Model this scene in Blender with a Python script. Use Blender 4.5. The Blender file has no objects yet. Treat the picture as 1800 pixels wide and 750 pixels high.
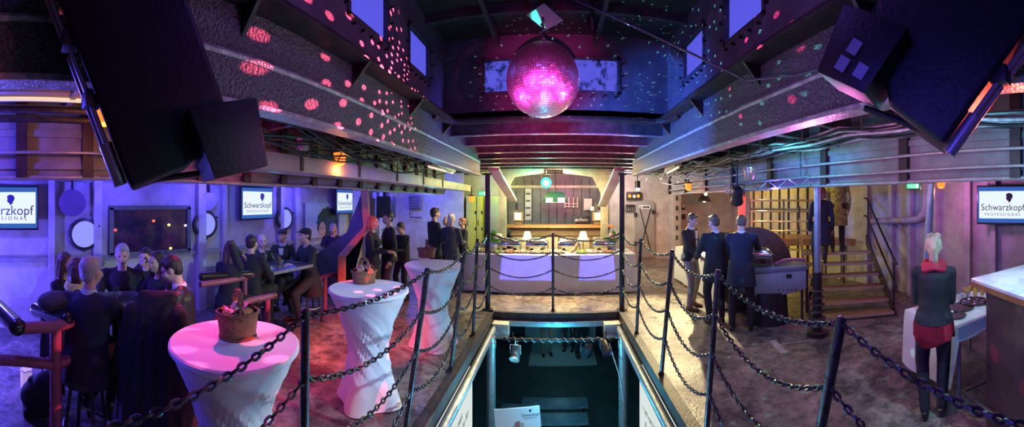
import bpy, bmesh, math, random
from mathutils import Vector, Matrix, Euler, Quaternion
random.seed(7)
SC = bpy.context.scene
COL = SC.collection
PI = math.pi
V = Vector
# ---- the camera's own projection (a stitched panorama: cylindrical), used to turn measured pixels into points of the place
CX, CY, FP, EYE = 978.0, 355.0, 610.0, 1.95
def ang(px): return (px - CX) / FP
def onr(px, py, r):
    a = ang(px); return V((r*math.sin(a), r*math.cos(a), EYE + r*(CY-py)/FP))
def onz(px, py, z):
    return onr(px, py, (EYE - z) * FP / (py - CY))
def onX(px, py, x): return onr(px, py, x / math.sin(ang(px)))
def onY(px, py, y): return onr(px, py, y / math.cos(ang(px)))
def pol(px, r, z=0.0):
    a = ang(px); return V((r*math.sin(a), r*math.cos(a), z))
def lerp(a, b, t): return a + (b-a)*t

# ---- materials
MATS = {}
def mat(name, col, rough=.6, metal=0.0, col2=None, nscale=5.0, bump=0.0, bscale=40.0, spec=.5, ramp=(.35, .65), stretch=None, sheen=0.0, coat=0.0, trans=0.0, alpha=1.0, emis=None, rvar=0.0):
    m = bpy.data.materials.new(name); m.use_nodes = True
    nt = m.node_tree; b = nt.nodes['Principled BSDF']
    b.inputs['Base Color'].default_value = (*col, 1); b.inputs['Roughness'].default_value = rough
    b.inputs['Metallic'].default_value = metal; b.inputs['Specular IOR Level'].default_value = spec
    if coat: b.inputs['Coat Weight'].default_value = coat
    if sheen: b.inputs['Sheen Weight'].default_value = sheen
    if trans: b.inputs['Transmission Weight'].default_value = trans
    if alpha < 1: b.inputs['Alpha'].default_value = alpha
    if emis:
        b.inputs['Emission Color'].default_value = (*emis[0], 1); b.inputs['Emission Strength'].default_value = emis[1]
    L = nt.links
    if col2 or bump or rvar:
        tc = nt.nodes.new('ShaderNodeTexCoord'); src = tc.outputs['Object']
        if stretch:
            mp = nt.nodes.new('ShaderNodeMapping'); mp.inputs['Scale'].default_value = stretch
            L.new(src, mp.inputs['Vector']); src = mp.outputs['Vector']
    if col2 or rvar:
        n = nt.nodes.new('ShaderNodeTexNoise'); n.inputs['Scale'].default_value = nscale; n.inputs['Detail'].default_value = 6
        n.inputs['Roughness'].default_value = .62
        L.new(src, n.inputs['Vector'])
        if col2:
            r = nt.nodes.new('ShaderNodeValToRGB'); r.color_ramp.elements[0].position = ramp[0]; r.color_ramp.elements[1].position = ramp[1]
            r.color_ramp.elements[0].color = (*col, 1); r.color_ramp.elements[1].color = (*col2, 1)
            L.new(n.outputs['Fac'], r.inputs['Fac']); L.new(r.outputs['Color'], b.inputs['Base Color'])
        if rvar:
            mr = nt.nodes.new('ShaderNodeMapRange'); mr.inputs['From Min'].default_value = .3; mr.inputs['From Max'].default_value = .7
            mr.inputs['To Min'].default_value = max(.03, rough-rvar); mr.inputs['To Max'].default_value = min(1, rough+rvar)
            L.new(n.outputs['Fac'], mr.inputs['Value']); L.new(mr.outputs['Result'], b.inputs['Roughness'])
    if bump:
        n2 = nt.nodes.new('ShaderNodeTexNoise'); n2.inputs['Scale'].default_value = bscale; n2.inputs['Detail'].default_value = 3
        bp = nt.nodes.new('ShaderNodeBump'); bp.inputs['Strength'].default_value = min(1, bump); bp.inputs['Distance'].default_value = .02*max(1, bump)
        L.new(src, n2.inputs['Vector']); L.new(n2.outputs['Fac'], bp.inputs['Height']); L.new(bp.outputs['Normal'], b.inputs['Normal'])
    MATS[name] = m
    return m
def emi(name, col, strength):
    m = bpy.data.materials.new(name); m.use_nodes = True
    nt = m.node_tree; nt.nodes.clear()
    e = nt.nodes.new('ShaderNodeEmission'); e.inputs['Color'].default_value = (*col, 1); e.inputs['Strength'].default_value = strength
    o = nt.nodes.new('ShaderNodeOutputMaterial'); nt.links.new(e.outputs[0], o.inputs[0])
    MATS[name] = m
    return m
def glass(name, col=(1, 1, 1), rough=.02, haze=0.0):
    """thin glass: mostly transparent with a gloss coat"""
    m = bpy.data.materials.new(name); m.use_nodes = True
    nt = m.node_tree; nt.nodes.clear()
    t = nt.nodes.new('ShaderNodeBsdfTransparent'); t.inputs[0].default_value = (*col, 1)
    g = nt.nodes.new('ShaderNodeBsdfGlossy'); g.inputs['Roughness'].default_value = rough
    f = nt.nodes.new('ShaderNodeFresnel'); f.inputs['IOR'].default_value = 1.45
    mx = nt.nodes.new('ShaderNodeMixShader'); o = nt.nodes.new('ShaderNodeOutputMaterial')
    ge = nt.nodes.new('ShaderNodeNewGeometry'); iv = nt.nodes.new('ShaderNodeMath'); iv.operation = 'SUBTRACT'; iv.inputs[0].default_value = 1; ml = nt.nodes.new('ShaderNodeMath'); ml.operation = 'MULTIPLY'
    nt.links.new(ge.outputs['Backfacing'], iv.inputs[1]); nt.links.new(iv.outputs[0], ml.inputs[0]); nt.links.new(f.outputs[0], ml.inputs[1])
    ad = nt.nodes.new('ShaderNodeMath'); ad.operation = 'ADD'; ad.inputs[1].default_value = haze; nt.links.new(ml.outputs[0], ad.inputs[0]); nt.links.new(ad.outputs[0], mx.inputs[0]); nt.links.new(t.outputs[0], mx.inputs[1]); nt.links.new(g.outputs[0], mx.inputs[2]); nt.links.new(mx.outputs[0], o.inputs[0])
    MATS[name] = m
    return m

# ---- mesh builder
def wm(o):
    m = o.matrix_basis.copy()
    while o.parent is not None:
        o = o.parent; m = o.matrix_basis @ m
    return m
def frame(d, up=V((0, 0, 1))):
    d = V(d).normalized()
    if abs(d.dot(up)) > .98: up = V((0, 1, 0))
    s = d.cross(up).normalized(); u = s.cross(d).normalized()
    return s, u, d
class MB:
    def __init__(s): s.v = []; s.f = []; s.m = []; s.cur = 0
    def add(s, vs, fs):
        b = len(s.v); s.v.extend(V(p) for p in vs); s.f.extend(tuple(b+i for i in f) for f in fs); s.m.extend([s.cur]*len(fs)); return s
    def box(s, c, size, R=None):
        c = V(c); x, y, z = (q/2 for q in size)
        P = [V((i*x, j*y, k*z)) for i in (-1, 1) for j in (-1, 1) for k in (-1, 1)]
        if R is not None: P = [R @ p for p in P]
        return s.add([c+p for p in P], [(0, 1, 3, 2), (4, 6, 7, 5), (0, 4, 5, 1), (2, 3, 7, 6), (0, 2, 6, 4), (1, 5, 7, 3)])
    def bx(s, x0, x1, y0, y1, z0, z1): return s.box(((x0+x1)/2, (y0+y1)/2, (z0+z1)/2), (abs(x1-x0), abs(y1-y0), abs(z1-z0)))
    def bar(s, p0, p1, w, h, up=V((0, 0, 1))):
        p0, p1 = V(p0), V(p1); a, u, d = frame(p1-p0, up)
        R = Matrix((a, d, u)).transposed()
        return s.box((p0+p1)/2, (w, (p1-p0).length, h), R)
    def cyl(s, p0, p1, r0, r1=None, n=14, caps=True):
        p0, p1 = V(p0), V(p1); r1 = r0 if r1 is None else r1
        a, u, d = frame(p1-p0)
        vs = []
        for p, r in ((p0, r0), (p1, r1)):
            vs += [p + (a*math.cos(2*PI*i/n) + u*math.sin(2*PI*i/n))*r for i in range(n)]
        fs = [(i, (i+1) % n, n+(i+1) % n, n+i) for i in range(n)]
        if caps: fs += [tuple(range(n-1, -1, -1)), tuple(range(n, 2*n))]
        return s.add(vs, fs)
    def tube(s, pts, r, n=8, closed=False, radii=None):
        pts = [V(p) for p in pts]; k = len(pts); vs = []; up = None
        for i, p in enumerate(pts):
            if closed: d = pts[(i+1) % k]-pts[i-1]
            else: d = pts[min(i+1, k-1)]-pts[max(i-1, 0)]
            d = d.normalized()
            if up is None: a, u, d = frame(d)
            else:
                a = d.cross(up)
                a = a.normalized() if a.length > 1e-5 else frame(d)[0]
                u = a.cross(d).normalized()
            up = u; rr = radii[i] if radii else r
            vs += [p+(a*math.cos(2*PI*j/n)+u*math.sin(2*PI*j/n))*rr for j in range(n)]
        fs = []
        for i in range(k if closed else k-1):
            q = (i+1) % k
            fs += [(i*n+j, i*n+(j+1) % n, q*n+(j+1) % n, q*n+j) for j in range(n)]
        if not closed: fs += [tuple(range(n-1, -1, -1)), tuple(range((k-1)*n, k*n))]
        return s.add(vs, fs)
    def lathe(s, prof, c=(0, 0, 0), n=24, R=None, fn=None):
        c = V(c); vs = []
        for (r, z) in prof:
            for i in range(n):
                a = 2*PI*i/n; rr = fn(a, r, z) if fn else r
                p = V((rr*math.cos(a), rr*math.sin(a), z)); vs.append(c+(R @ p if R is not None else p))
        k = len(prof); fs = [(i*n+j, i*n+(j+1) % n, (i+1)*n+(j+1) % n, (i+1)*n+j) for i in range(k-1) for j in range(n)]
        fs += [tuple(range(n-1, -1, -1)), tuple(range((k-1)*n, k*n))]
        return s.add(vs, fs)
    def ell(s, c, r, R=None, nu=14, nv=9):
        c = V(c); r = (r, r, r) if isinstance(r, (int, float)) else r
        vs = [V((0, 0, -r[2]))]
        for j in range(1, nv):
            t = -PI/2+PI*j/nv
            vs += [V((r[0]*math.cos(t)*math.cos(2*PI*i/nu), r[1]*math.cos(t)*math.sin(2*PI*i/nu), r[2]*math.sin(t))) for i in range(nu)]
        vs.append(V((0, 0, r[2]))); top = len(vs)-1
        if R is not None: vs = [R @ p for p in vs]
        fs = [(0, 1+(i+1) % nu, 1+i) for i in range(nu)]
        for j in range(nv-2):
            b = 1+j*nu; fs += [(b+i, b+(i+1) % nu, b+nu+(i+1) % nu, b+nu+i) for i in range(nu)]
        b = 1+(nv-2)*nu; fs += [(b+i, b+(i+1) % nu, top) for i in range(nu)]
        return s.add([c+p for p in vs], fs)
    def cap(s, p0, p1, r0, r1=None, n=10):
        """tapered capsule"""
        r1 = r0 if r1 is None else r1
        p0, p1 = V(p0), V(p1)
        if (p1-p0).length > 1e-4: s.cyl(p0, p1, r0, r1, n=n)
        s.ell(p0, r0, nu=n, nv=6); s.ell(p1, r1, nu=n, nv=6); return s
    def loft(s, rings, n=16):
        """rings: (centre, half-width vector, half-depth vector)"""
        vs = []
        for c, a, b in rings: vs += [V(c)+V(a)*math.cos(2*PI*i/n)+V(b)*math.sin(2*PI*i/n) for i in range(n)]
        k = len(rings)
        fs = [(i*n+j, i*n+(j+1) % n, (i+1)*n+(j+1) % n, (i+1)*n+j) for i in range(k-1) for j in range(n)]
        fs += [tuple(range(n-1, -1, -1)), tuple(range((k-1)*n, k*n))]
        return s.add(vs, fs)
    def prism(s, poly, ex):
        """polygon (3-D points, any plane) extruded by the vector ex"""
        P = [V(p) for p in poly]; n = len(P); ex = V(ex)
        return s.add(P+[p+ex for p in P], [tuple(range(n-1, -1, -1)), tuple(range(n, 2*n))]+[(i, (i+1) % n, n+(i+1) % n, n+i) for i in range(n)])
    def grid(s, fn, nu, nv, closed_u=False):
        vs = [fn(i/(nu if closed_u else nu-1), j/(nv-1)) for j in range(nv) for i in range(nu)]
        fs = []
        for j in range(nv-1):
            for i in range(nu if closed_u else nu-1):
                q = (i+1) % nu; fs.append((j*nu+i, j*nu+q, (j+1)*nu+q, (j+1)*nu+i))
        return s.add(vs, fs)
    def join(s, o): 
        b = len(s.v); s.v += o.v; s.f += [tuple(b+i for i in f) for f in o.f]; s.m += [s.cur]*len(o.f); return s
    def xf(s, M, i0=0):
        for i in range(i0, len(s.v)): s.v[i] = M @ s.v[i]
        return s
    def mesh(s, name, M=None, bevel=0, seg=2, recalc=True):
        me = bpy.data.meshes.new(name)
        vs = s.v if M is None else [M @ p for p in s.v]
        me.from_pydata([tuple(p) for p in vs], [], s.f)
        if len(set(s.m)) > 1: me.polygons.foreach_set('material_index', s.m)
        if recalc or bevel:
            bm = bmesh.new(); bm.from_mesh(me)
            if recalc: bmesh.ops.recalc_face_normals(bm, faces=bm.faces)
            if bevel:
                ed = [e for e in bm.edges if len(e.link_faces) == 2 and e.calc_face_angle(0) > .6]
                bmesh.ops.bevel(bm, geom=ed, offset=bevel, segments=seg, profile=.6, affect='EDGES', clamp_overlap=True)
            bm.to_mesh(me); bm.free()
        me.polygons.foreach_set('use_smooth', [True]*len(me.polygons))
        try: me.set_sharp_from_angle(angle=math.radians(38))
        except Exception: pass
        me.update(); return me
    def build(s, name, m, parent=None, world=True, bevel=0, seg=2, recalc=True):
        """ONE mesh object; points are in world space unless world=False (then in the parent's space)"""
        if parent is not None:
            M = wm(parent).inverted() if world else None; loc = None
        elif world and s.v:
            lo = V((min(p.x for p in s.v), min(p.y for p in s.v), min(p.z for p in s.v))); hi = V((max(p.x for p in s.v), max(p.y for p in s.v), max(p.z for p in s.v)))
            loc = V(((lo.x+hi.x)/2, (lo.y+hi.y)/2, lo.z)); M = Matrix.Translation(-loc)
        else: M = None; loc = None
        o = bpy.data.objects.new(name, s.mesh(name, M, bevel, seg, recalc)); COL.objects.link(o)
        for q in (m if isinstance(m, (list, tuple)) else [m]): o.data.materials.append(q)
        if parent is not None: o.parent = parent
        elif loc is not None: o.location = loc
        return o
def tag(o, label, cat, group=None):
    o['label'] = label; o['category'] = cat
    if group: o['group'] = group
    return o
def struct(o): o['kind'] = 'structure'; return o
def thing(name, label, cat, loc=(0, 0, 0), rz=0.0, group=None):
    o = bpy.data.objects.new(name, None); COL.objects.link(o); o.empty_display_size = .1
    o.location = loc; o.rotation_euler = (0, 0, rz)
    return tag(o, label, cat, group)
KIDS = {}
def copy_tree(o, parent=None, label=None, group=None):
    c = o.copy(); COL.objects.link(c); c.parent = parent
    if label: c['label'] = label
    if group: c['group'] = group
    for ch in o.children: copy_tree(ch, c)
    return c
def text_mesh(txt, size, M, name, m, parent, extrude=.001, align='CENTER', sx=1.0, shear=0.0, spacing=1.0):
    cu = bpy.data.curves.new(name, 'FONT'); cu.body = txt; cu.size = size; cu.extrude = extrude; cu.align_x = align; cu.align_y = 'CENTER'; cu.shear = shear; cu.space_character = spacing; cu.resolution_u = 3
    t = bpy.data.objects.new('text_source', cu); COL.objects.link(t)
    dg = bpy.context.evaluated_depsgraph_get(); dg.update()
    me = bpy.data.meshes.new_from_object(t.evaluated_get(dg))
    bpy.data.objects.remove(t); bpy.data.curves.remove(cu)
    me.transform(Matrix.Diagonal((sx, 1, 1, 1))); me.transform(M)
    if parent is not None: me.transform(wm(parent).inverted())
    o = bpy.data.objects.new(name, me); COL.objects.link(o); me.materials.clear(); me.materials.append(m)
    if parent is not None: o.parent = parent
    return o
def basis(x, y, z, o):
    M = Matrix((V(x), V(y), V(z))).transposed().to_4x4(); M.translation = V(o); return M
def light(kind, name, loc, col, power, to=None, radius=.05, spot=60, blend=.3, size=None, sizey=None):
    l = bpy.data.lights.new(name, kind); l.color = col; l.energy = power
    if kind == 'SPOT': l.spot_size = math.radians(spot); l.spot_blend = blend; l.shadow_soft_size = radius
    elif kind == 'POINT': l.shadow_soft_size = radius
    elif kind == 'AREA':
        l.size = size or .3
        if sizey: l.shape = 'RECTANGLE'; l.size_y = sizey
    o = bpy.data.objects.new(name, l); COL.objects.link(o); o.location = loc
    if to is not None:
        d = V(to)-V(loc); o.rotation_euler = d.to_track_quat('-Z', 'Y').to_euler()
    return o
# =====================================================================  MATERIALS
M_floor = mat('worn_deck_paint', (.10, .088, .09), .36, 0, (.42, .37, .31), 1.7, .5, 11, ramp=(.34, .74), rvar=.2)
def floor_material():
    m = M_floor; nt = m.node_tree; L = nt.links; b = nt.nodes['Principled BSDF']; tc = nt.nodes.new('ShaderNodeTexCoord')
    base = b.inputs['Base Color'].links[0].from_socket
    n = nt.nodes.new('ShaderNodeTexNoise'); n.inputs['Scale'].default_value = 9; n.inputs['Detail'].default_value = 9; n.inputs['Roughness'].default_value = .7
    r = nt.nodes.new('ShaderNodeValToRGB'); r.color_ramp.elements[0].position = .38; r.color_ramp.elements[1].position = .62; r.color_ramp.elements[0].color = (.35, .33, .35, 1); r.color_ramp.elements[1].color = (1.25, 1.2, 1.15, 1)
    x = nt.nodes.new('ShaderNodeMix'); x.data_type = 'RGBA'; x.blend_type = 'MULTIPLY'; x.inputs[0].default_value = 1
    L.new(tc.outputs['Object'], n.inputs['Vector']); L.new(n.outputs['Fac'], r.inputs[0]); L.new(base, x.inputs[6]); L.new(r.outputs[0], x.inputs[7]); L.new(x.outputs[2], b.inputs['Base Color'])
    v = nt.nodes.new('ShaderNodeTexVoronoi'); v.feature = 'DISTANCE_TO_EDGE'; v.inputs['Scale'].default_value = 2.1; n3 = nt.nodes.new('ShaderNodeTexNoise'); n3.inputs['Scale'].default_value = 34; n3.inputs['Detail'].default_value = 6
    bp = nt.nodes.new('ShaderNodeBump'); bp.inputs['Strength'].default_value = .55; bp.inputs['Distance'].default_value = .012
    ad = nt.nodes.new('ShaderNodeMath'); ad.operation = 'ADD'; L.new(tc.outputs['Object'], n3.inputs['Vector']); L.new(n3.outputs['Fac'], ad.inputs[0]); L.new(n.outputs['Fac'], ad.inputs[1])
    L.new(ad.outputs[0], bp.inputs['Height']); L.new(bp.outputs['Normal'], b.inputs['Normal'])
floor_material()
M_spray = mat('sprayed_steel', (.09, .08, .09), .42, 0, (.24, .22, .23), 55, 1.6, 62, ramp=(.36, .66))
M_edge = mat('lit_edge_steel', (.32, .3, .3), .35, .3, (.6, .58, .55), 14, .6, 60)  # light along flanges and weld beads is put into this paler steel
M_hull = mat('hull_paint', (.52, .48, .47), .55, 0, (.26, .22, .2), 2.5, .25, 30, ramp=(.42, .8))
M_hullp = mat('hull_plate_grey', (.3, .29, .29), .5, 0, (.17, .15, .15), 4, .3, 60, ramp=(.35, .75))
M_dark = mat('dark_rust_steel', (.018, .015, .017), .5, .2, (.06, .042, .04), 6, .4, 40)
M_rib = mat('dark_red_frame', (.03, .014, .016), .5, .1, (.06, .028, .03), 8, .2, 40)
M_ceil = mat('dark_ceiling', (.018, .015, .016), .7, 0, (.05, .042, .042), 5, .6, 40)
M_beamm = mat('deck_beam_steel', (.045, .04, .04), .5, .1, (.12, .10, .095), 9, .4, 60)
M_galv = mat('galvanised_steel', (.42, .45, .46), .38, .55, (.28, .3, .31), 12, .1, 30, rvar=.1)
M_black = mat('black_steel', (.018, .018, .02), .38, .35, (.04, .04, .045), 15, .1, 30)
M_bulk = mat('bulkhead_paint', (.62, .56, .52), .5, 0, (.45, .38, .34), 3, .15, 30)
M_bark = mat('dark_panel', (.09, .08, .085), .5, 0, (.15, .135, .14), 3, .1, 20)
M_beige = mat('beige_paint', (.55, .46, .3), .5, 0, (.4, .33, .21), 5, .1, 30)
M_low = mat('lower_deck_dark', (.05, .055, .06), .5, 0, (.09, .1, .11), 3, .2, 20)
M_pane = glass('window_glass', (.93, .95, 1))

# =====================================================================  THE SETTING
fl = MB()
fl.bx(-5.6, -1.12, -2, 11.7, -.15, 0); fl.bx(1.12, 7.2, -2, 11.7, -.15, 0); fl.bx(-1.12, 1.12, 6.0, 11.7, -.15, 0); fl.bx(-1.12, 1.12, -2, -1.2, -.15, 0)
struct(fl.build('floor', M_floor))
# ceiling of the low deck round the skylight well
ce = MB()
ce.bx(-5.6, -1.46, -2, 11.7, 3.05, 3.12); ce.bx(1.46, 7.2, -2, 11.7, 3.05, 3.12); ce.bx(-1.46, 1.46, 4.4, 11.7, 3.05, 3.12)
struct(ce.build('ceiling', M_ceil))

def rib_on(parent, p0, p1, w, d, m=M_hull, name='rib', n=V((1, 0, 0))):
    b = MB(); b.bar(p0, p1, w, d, n); return b.build(name, m, parent, bevel=.006, seg=1)

# hull, port side
wl = MB().bx(-5.6, -5.4, -2, 11.7, -.15, 3.05); WL = struct(wl.build('wall_left', M_hull))
for y in (-.55, .62, 1.35, 3.25, 3.75, 5.25, 5.75, 7.35, 8.0, 8.7, 9.5):
    w = random.choice((.10, .13, .16))
    rib_on(WL, (-5.34, y, 0), (-5.34, y, 3.05), w, .12)
for z in (1.06, 2.3):
    b = MB().bx(-5.4, -5.33, -2, 11.6, z-.035, z+.035); b.build('stringer', M_hullp, WL)
# hull, starboard side
HR = [V((5.6, -2, 0)), V((5.8, 2.4, 0)), V((6.5, 4.6, 0)), V((6.5, 11.7, 0))]
wr = MB()
for a, b in zip(HR, HR[1:]):
    d = (b-a).normalized(); n = V((d.y, -d.x, 0)); 
    wr.prism([a+V((0, 0, -.15)), b+V((0, 0, -.15)), b+V((0, 0, 3.05)), a+V((0, 0, 3.05))], n*.2)
WR = struct(wr.build('wall_right', M_hull))
for (s, t, w) in ((0, .42, .12), (0, .58, .1), (0, .72, .14), (0, .87, .1), (0, .98, .12), (1, .3, .12), (1, .62, .1), (1, .9, .14), (2, .08, .12), (2, .2, .1), (2, .3, .14), (2, .42, .1), (2, .55, .12), (2, .7, .1)):
    p = lerp(HR[s], HR[s+1], t); d = (HR[s+1]-HR[s]).normalized(); n = V((-d.y, d.x, 0))
    rib_on(WR, p+n*.06, p+n*.06+V((0, 0, 3.05)), w, .12, n=n)
# aft bulkhead
wb = MB().bx(-5.4, 6.5, 11.5, 11.7, -.15, 3.05); WB = struct(wb.build('wall_back', M_bulk))
wn = MB().bx(-5.6, 7.2, -2.2, -2, -.15, 4.1); struct(wn.build('wall_front', M_dark))

# longitudinal curtain plates under the deck, one each side, with frames and pipes
for s, nm, ys in ((-1, 'left', [-.55+.65*k for k in range(16)]), (1, 'right', [-.45+1.3*k for k in range(9)])):
    b = MB().bx(s*3.4, s*3.44, -2, 10.2, 2.19, 3.05); P = struct(b.build('bulkhead_'+nm, M_hullp))
    for y in ys:
        MB().bx(s*3.33, s*3.4, y-.055, y+.055, 2.19, 3.05).build('rib', M_rib, P)
    for z, t in ((2.3, .03), (2.62, .035)):
        MB().bx(s*3.37, s*3.4, -2, 10.2, z-t, z+t).build('stringer', M_hullp, P)
# girders along the skylight well
def girder(s, nm):
    prof = [(1.42, 2.47), (1.42, 2.70), (1.46, 2.72), (1.46, 3.0), (1.53, 3.0), (1.53, 2.72), (1.49, 2.68), (1.49, 2.47)]
    b = MB().prism([(s*x, -2, z) for x, z in prof], (0, 8.35, 0))
    G = struct(b.build('girder_'+nm, M_spray))
    e = MB(); e.tube([(s*1.425, -2+.02+8.3*i/40, 2.705+random.uniform(-.004, .004)) for i in range(41)], .02, 6); e.build('weld_bead', M_edge, G)
    MB().bx(s*1.40, s*1.53, -2, 6.35, 2.445, 2.475).build('flange', M_edge, G, bevel=.004, seg=1)
    # ledge round the well, on brackets
    MB().bx(s*1.29, s*1.5, -2, 4.37, 2.985, 3.02).build('ledge', M_dark, G, bevel=.006)
    for k in range(6):
        y = -.95+1.05*k
        MB().prism([(s*1.46, y-.012, 2.985), (s*1.31, y-.012, 2.985), (s*1.46, y-.012, 2.83)], (0, .024, 0)).build('bracket', M_dark, G)
    return G
girder(-1, 'left'); girder(1, 'right')
# the far ledge with rounded corners
b = MB()
pts = [(-1.44, 3.9), (-1.41, 4.12), (-1.32, 4.27), (-1.16, 4.34), (1.16, 4.34), (1.32, 4.27), (1.41, 4.12), (1.44, 3.9)]
b.tube([(x, y, 2.99) for x, y in pts], .04, 8); b.bx(-1.3, 1.3, 4.26, 4.4, 2.975, 3.01)
struct(b.build('trim_1', M_dark))

# skylight walls with window openings (x, z are along the wall)
def wall_with_holes(u0, u1, z0, z1, holes, to3, thick):
    """holes: (u0,u1,z0,z1), sorted; pieces round them"""
    b = MB(); T = V(thick)
    def q(a0, a1, c0, c1):
        if a1-a0 > 1e-4 and c1-c0 > 1e-4: b.prism([to3(a0, c0), to3(a1, c0), to3(a1, c1), to3(a0, c1)], T)
    u = u0
    for (a, c, d, e) in holes:
        q(u, a, z0, z1); q(a, c, z0, d); q(a, c, e, z1); u = c
    q(u, u1, z0, z1); return b
SW = [(-1.0, -.3), (.05, .72), (1.08, 1.75), (2.12, 2.78), (3.2, 3.82)]
M_sky = mat('skylight_wall', (.10, .09, .11), .6, 0, (.17, .15, .18), 4, .5, 50)
M_wfr = mat('window_frame_paint', (.07, .07, .09), .45, .2, (.12, .12, .14), 8, .1, 30)
M_bolt = mat('bolt_black', (.02, .02, .02), .5, .3)
def win(no, c, u, wid, z0, z1, n, pane_m):
    """one window: a frame set in the opening, its pane, a row of bolts; c = centre, u = along the wall, n = towards the room"""
    c = V(c); u = V(u); n = V(n)
    hw = wid/2; hz = (z1-z0)/2; t = .04; D_ = .05
    f = MB()
    for sgn in (-1, 1):
        f.bar(c+u*sgn*(hw-t/2)-V((0, 0, hz)), c+u*sgn*(hw-t/2)+V((0, 0, hz)), t, D_, n)
        f.bar(c-u*hw+V((0, 0, sgn*(hz-t/2))), c+u*hw+V((0, 0, sgn*(hz-t/2))), D_, t)
    W = struct(f.build('window_%d' % no, M_wfr, bevel=.004, seg=1))
    MB().prism([c+u*a*(hw-t)+V((0, 0, e*(hz-t))) for a, e in ((-1, -1), (1, -1), (1, 1), (-1, 1))], n*.006).build('pane', pane_m, W)
    for k in range(5):
        a = -hw+wid*(k+.5)/5
        for zz in (z0-.04,):
            p = c+u*a; p.z = zz; MB().cyl(p+n*.0, p+n*.045, .011, n=6).build('bolt', M_bolt, W)
    for k in range(3):
        for sg in (-1, 1):
            p = c+u*sg*(hw+.03)+V((0, 0, -hz+2*hz*(k+.5)/3)); MB().cyl(p+n*.0, p+n*.045, .011, n=6).build('bolt', M_bolt, W)
    return W
# frosted, stained panes of the two forward windows
def frosted(name, seed):
    m = bpy.data.materials.new(name); m.use_nodes = True; nt = m.node_tree; nt.nodes.clear(); L = nt.links
    tc = nt.nodes.new('ShaderNodeTexCoord'); mp = nt.nodes.new('ShaderNodeMapping'); mp.inputs['Location'].default_value = (seed, seed*.7, 0); mp.inputs['Scale'].default_value = (1, 1, .8)
    n = nt.nodes.new('ShaderNodeTexNoise'); n.inputs['Scale'].default_value = 6.5; n.inputs['Detail'].default_value = 8; n.inputs['Roughness'].default_value = .75
    r = nt.nodes.new('ShaderNodeValToRGB'); r.color_ramp.elements[0].position = .36; r.color_ramp.elements[1].position = .5; r.color_ramp.elements[0].color = (.12, .12, .16, 1); r.color_ramp.elements[1].color = (.95, .97, 1, 1)
    t = nt.nodes.new('ShaderNodeBsdfTransparent'); d = nt.nodes.new('ShaderNodeBsdfTranslucent'); mx = nt.nodes.new('ShaderNodeMixShader'); mx.inputs[0].default_value = .25; o = nt.nodes.new('ShaderNodeOutputMaterial')
    L.new(tc.outputs['Object'], mp.inputs[0]); L.new(mp.outputs[0], n.inputs['Vector']); L.new(n.outputs['Fac'], r.inputs[0]); L.new(r.outputs[0], t.inputs[0]); L.new(r.outputs[0], d.inputs[0])
    L.new(t.outputs[0], mx.inputs[1]); L.new(d.outputs[0], mx.inputs[2]); L.new(mx.outputs[0], o.inputs[0]); return m
no = 1
for s, nm in ((-1, 'left'), (1, 'right')):
    b = wall_with_holes(-2, 4.5, 3.02, 4.1, [(a, c, 3.34, 3.80) for a, c in SW], lambda u, z: V((s*1.46, u, z)), (s*.03, 0, 0))
    struct(b.build('wall_skylight_'+nm, M_sky))
    for a, c in SW:
        win(no, (s*1.47, (a+c)/2, 3.57), (0, 1, 0), c-a, 3.34, 3.80, (-s, 0, 0), M_pane); no += 1
FW = [(-.96, -.2), (.06, .82)]
b = wall_with_holes(-1.46, 1.46, 3.01, 4.1, [(a, c, 3.33, 3.81) for a, c in FW], lambda u, z: V((u, 4.40, z)), (0, .1, 0))
struct(b.build('wall_skylight_back', M_sky))
for k, (a, c) in enumerate(FW):
    win(no, ((a+c)/2, 4.41, 3.57), (1, 0, 0), c-a, 3.33, 3.81, (0, -1, 0), frosted('frosted_pane_%d' % k, 3.1+7*k)); no += 1
rf = MB().bx(-1.7, 1.7, -2.2, 4.6, 4.08, 4.16); R = struct(rf.build('roof', M_ceil))
for y in (.3, 1.5, 2.7, 3.7): MB().bx(-1.46, 1.46, y-.03, y+.03, 3.98, 4.08).build('roof_beam', M_beamm, R)
for x in (-.75, .5): MB().bx(x-.025, x+.025, -2, 4.4, 3.95, 4.06).build('roof_beam', M_beamm, R)
# transverse deck beams: full width beyond the well, split port / starboard beside it
def deck_beam(x0, x1, y):
    b = MB().bx(x0, x1, y-.008, y+.008, 2.87, 3.05); B = struct(b.build('beam', M_beamm))
    MB().bx(x0, x1, y-.024, y+.024, 2.855, 2.872).build('flange', M_edge, B)
for k in range(9): deck_beam(-3.38 if k < 7 else -5.35, 3.38 if k < 7 else 6.4, 4.64+.84*k)
for k in range(7):
    y = -1.1+.82*k
    deck_beam(-5.35, -1.73, y); deck_beam(1.73, 5.6, y)
# grey box duct under the port deck
D = MB().bx(-2.92, -2.62, 2.1, 10.4, 2.28, 2.47); D = struct(D.build('trim_2', M_bulk, bevel=.01))
for y in (2.9, 4.1, 5.3, 6.5, 7.7): MB().bx(-2.615, -2.6, y-.02, y+.02, 2.3, 2.6).build('strap', M_dark, D)

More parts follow.
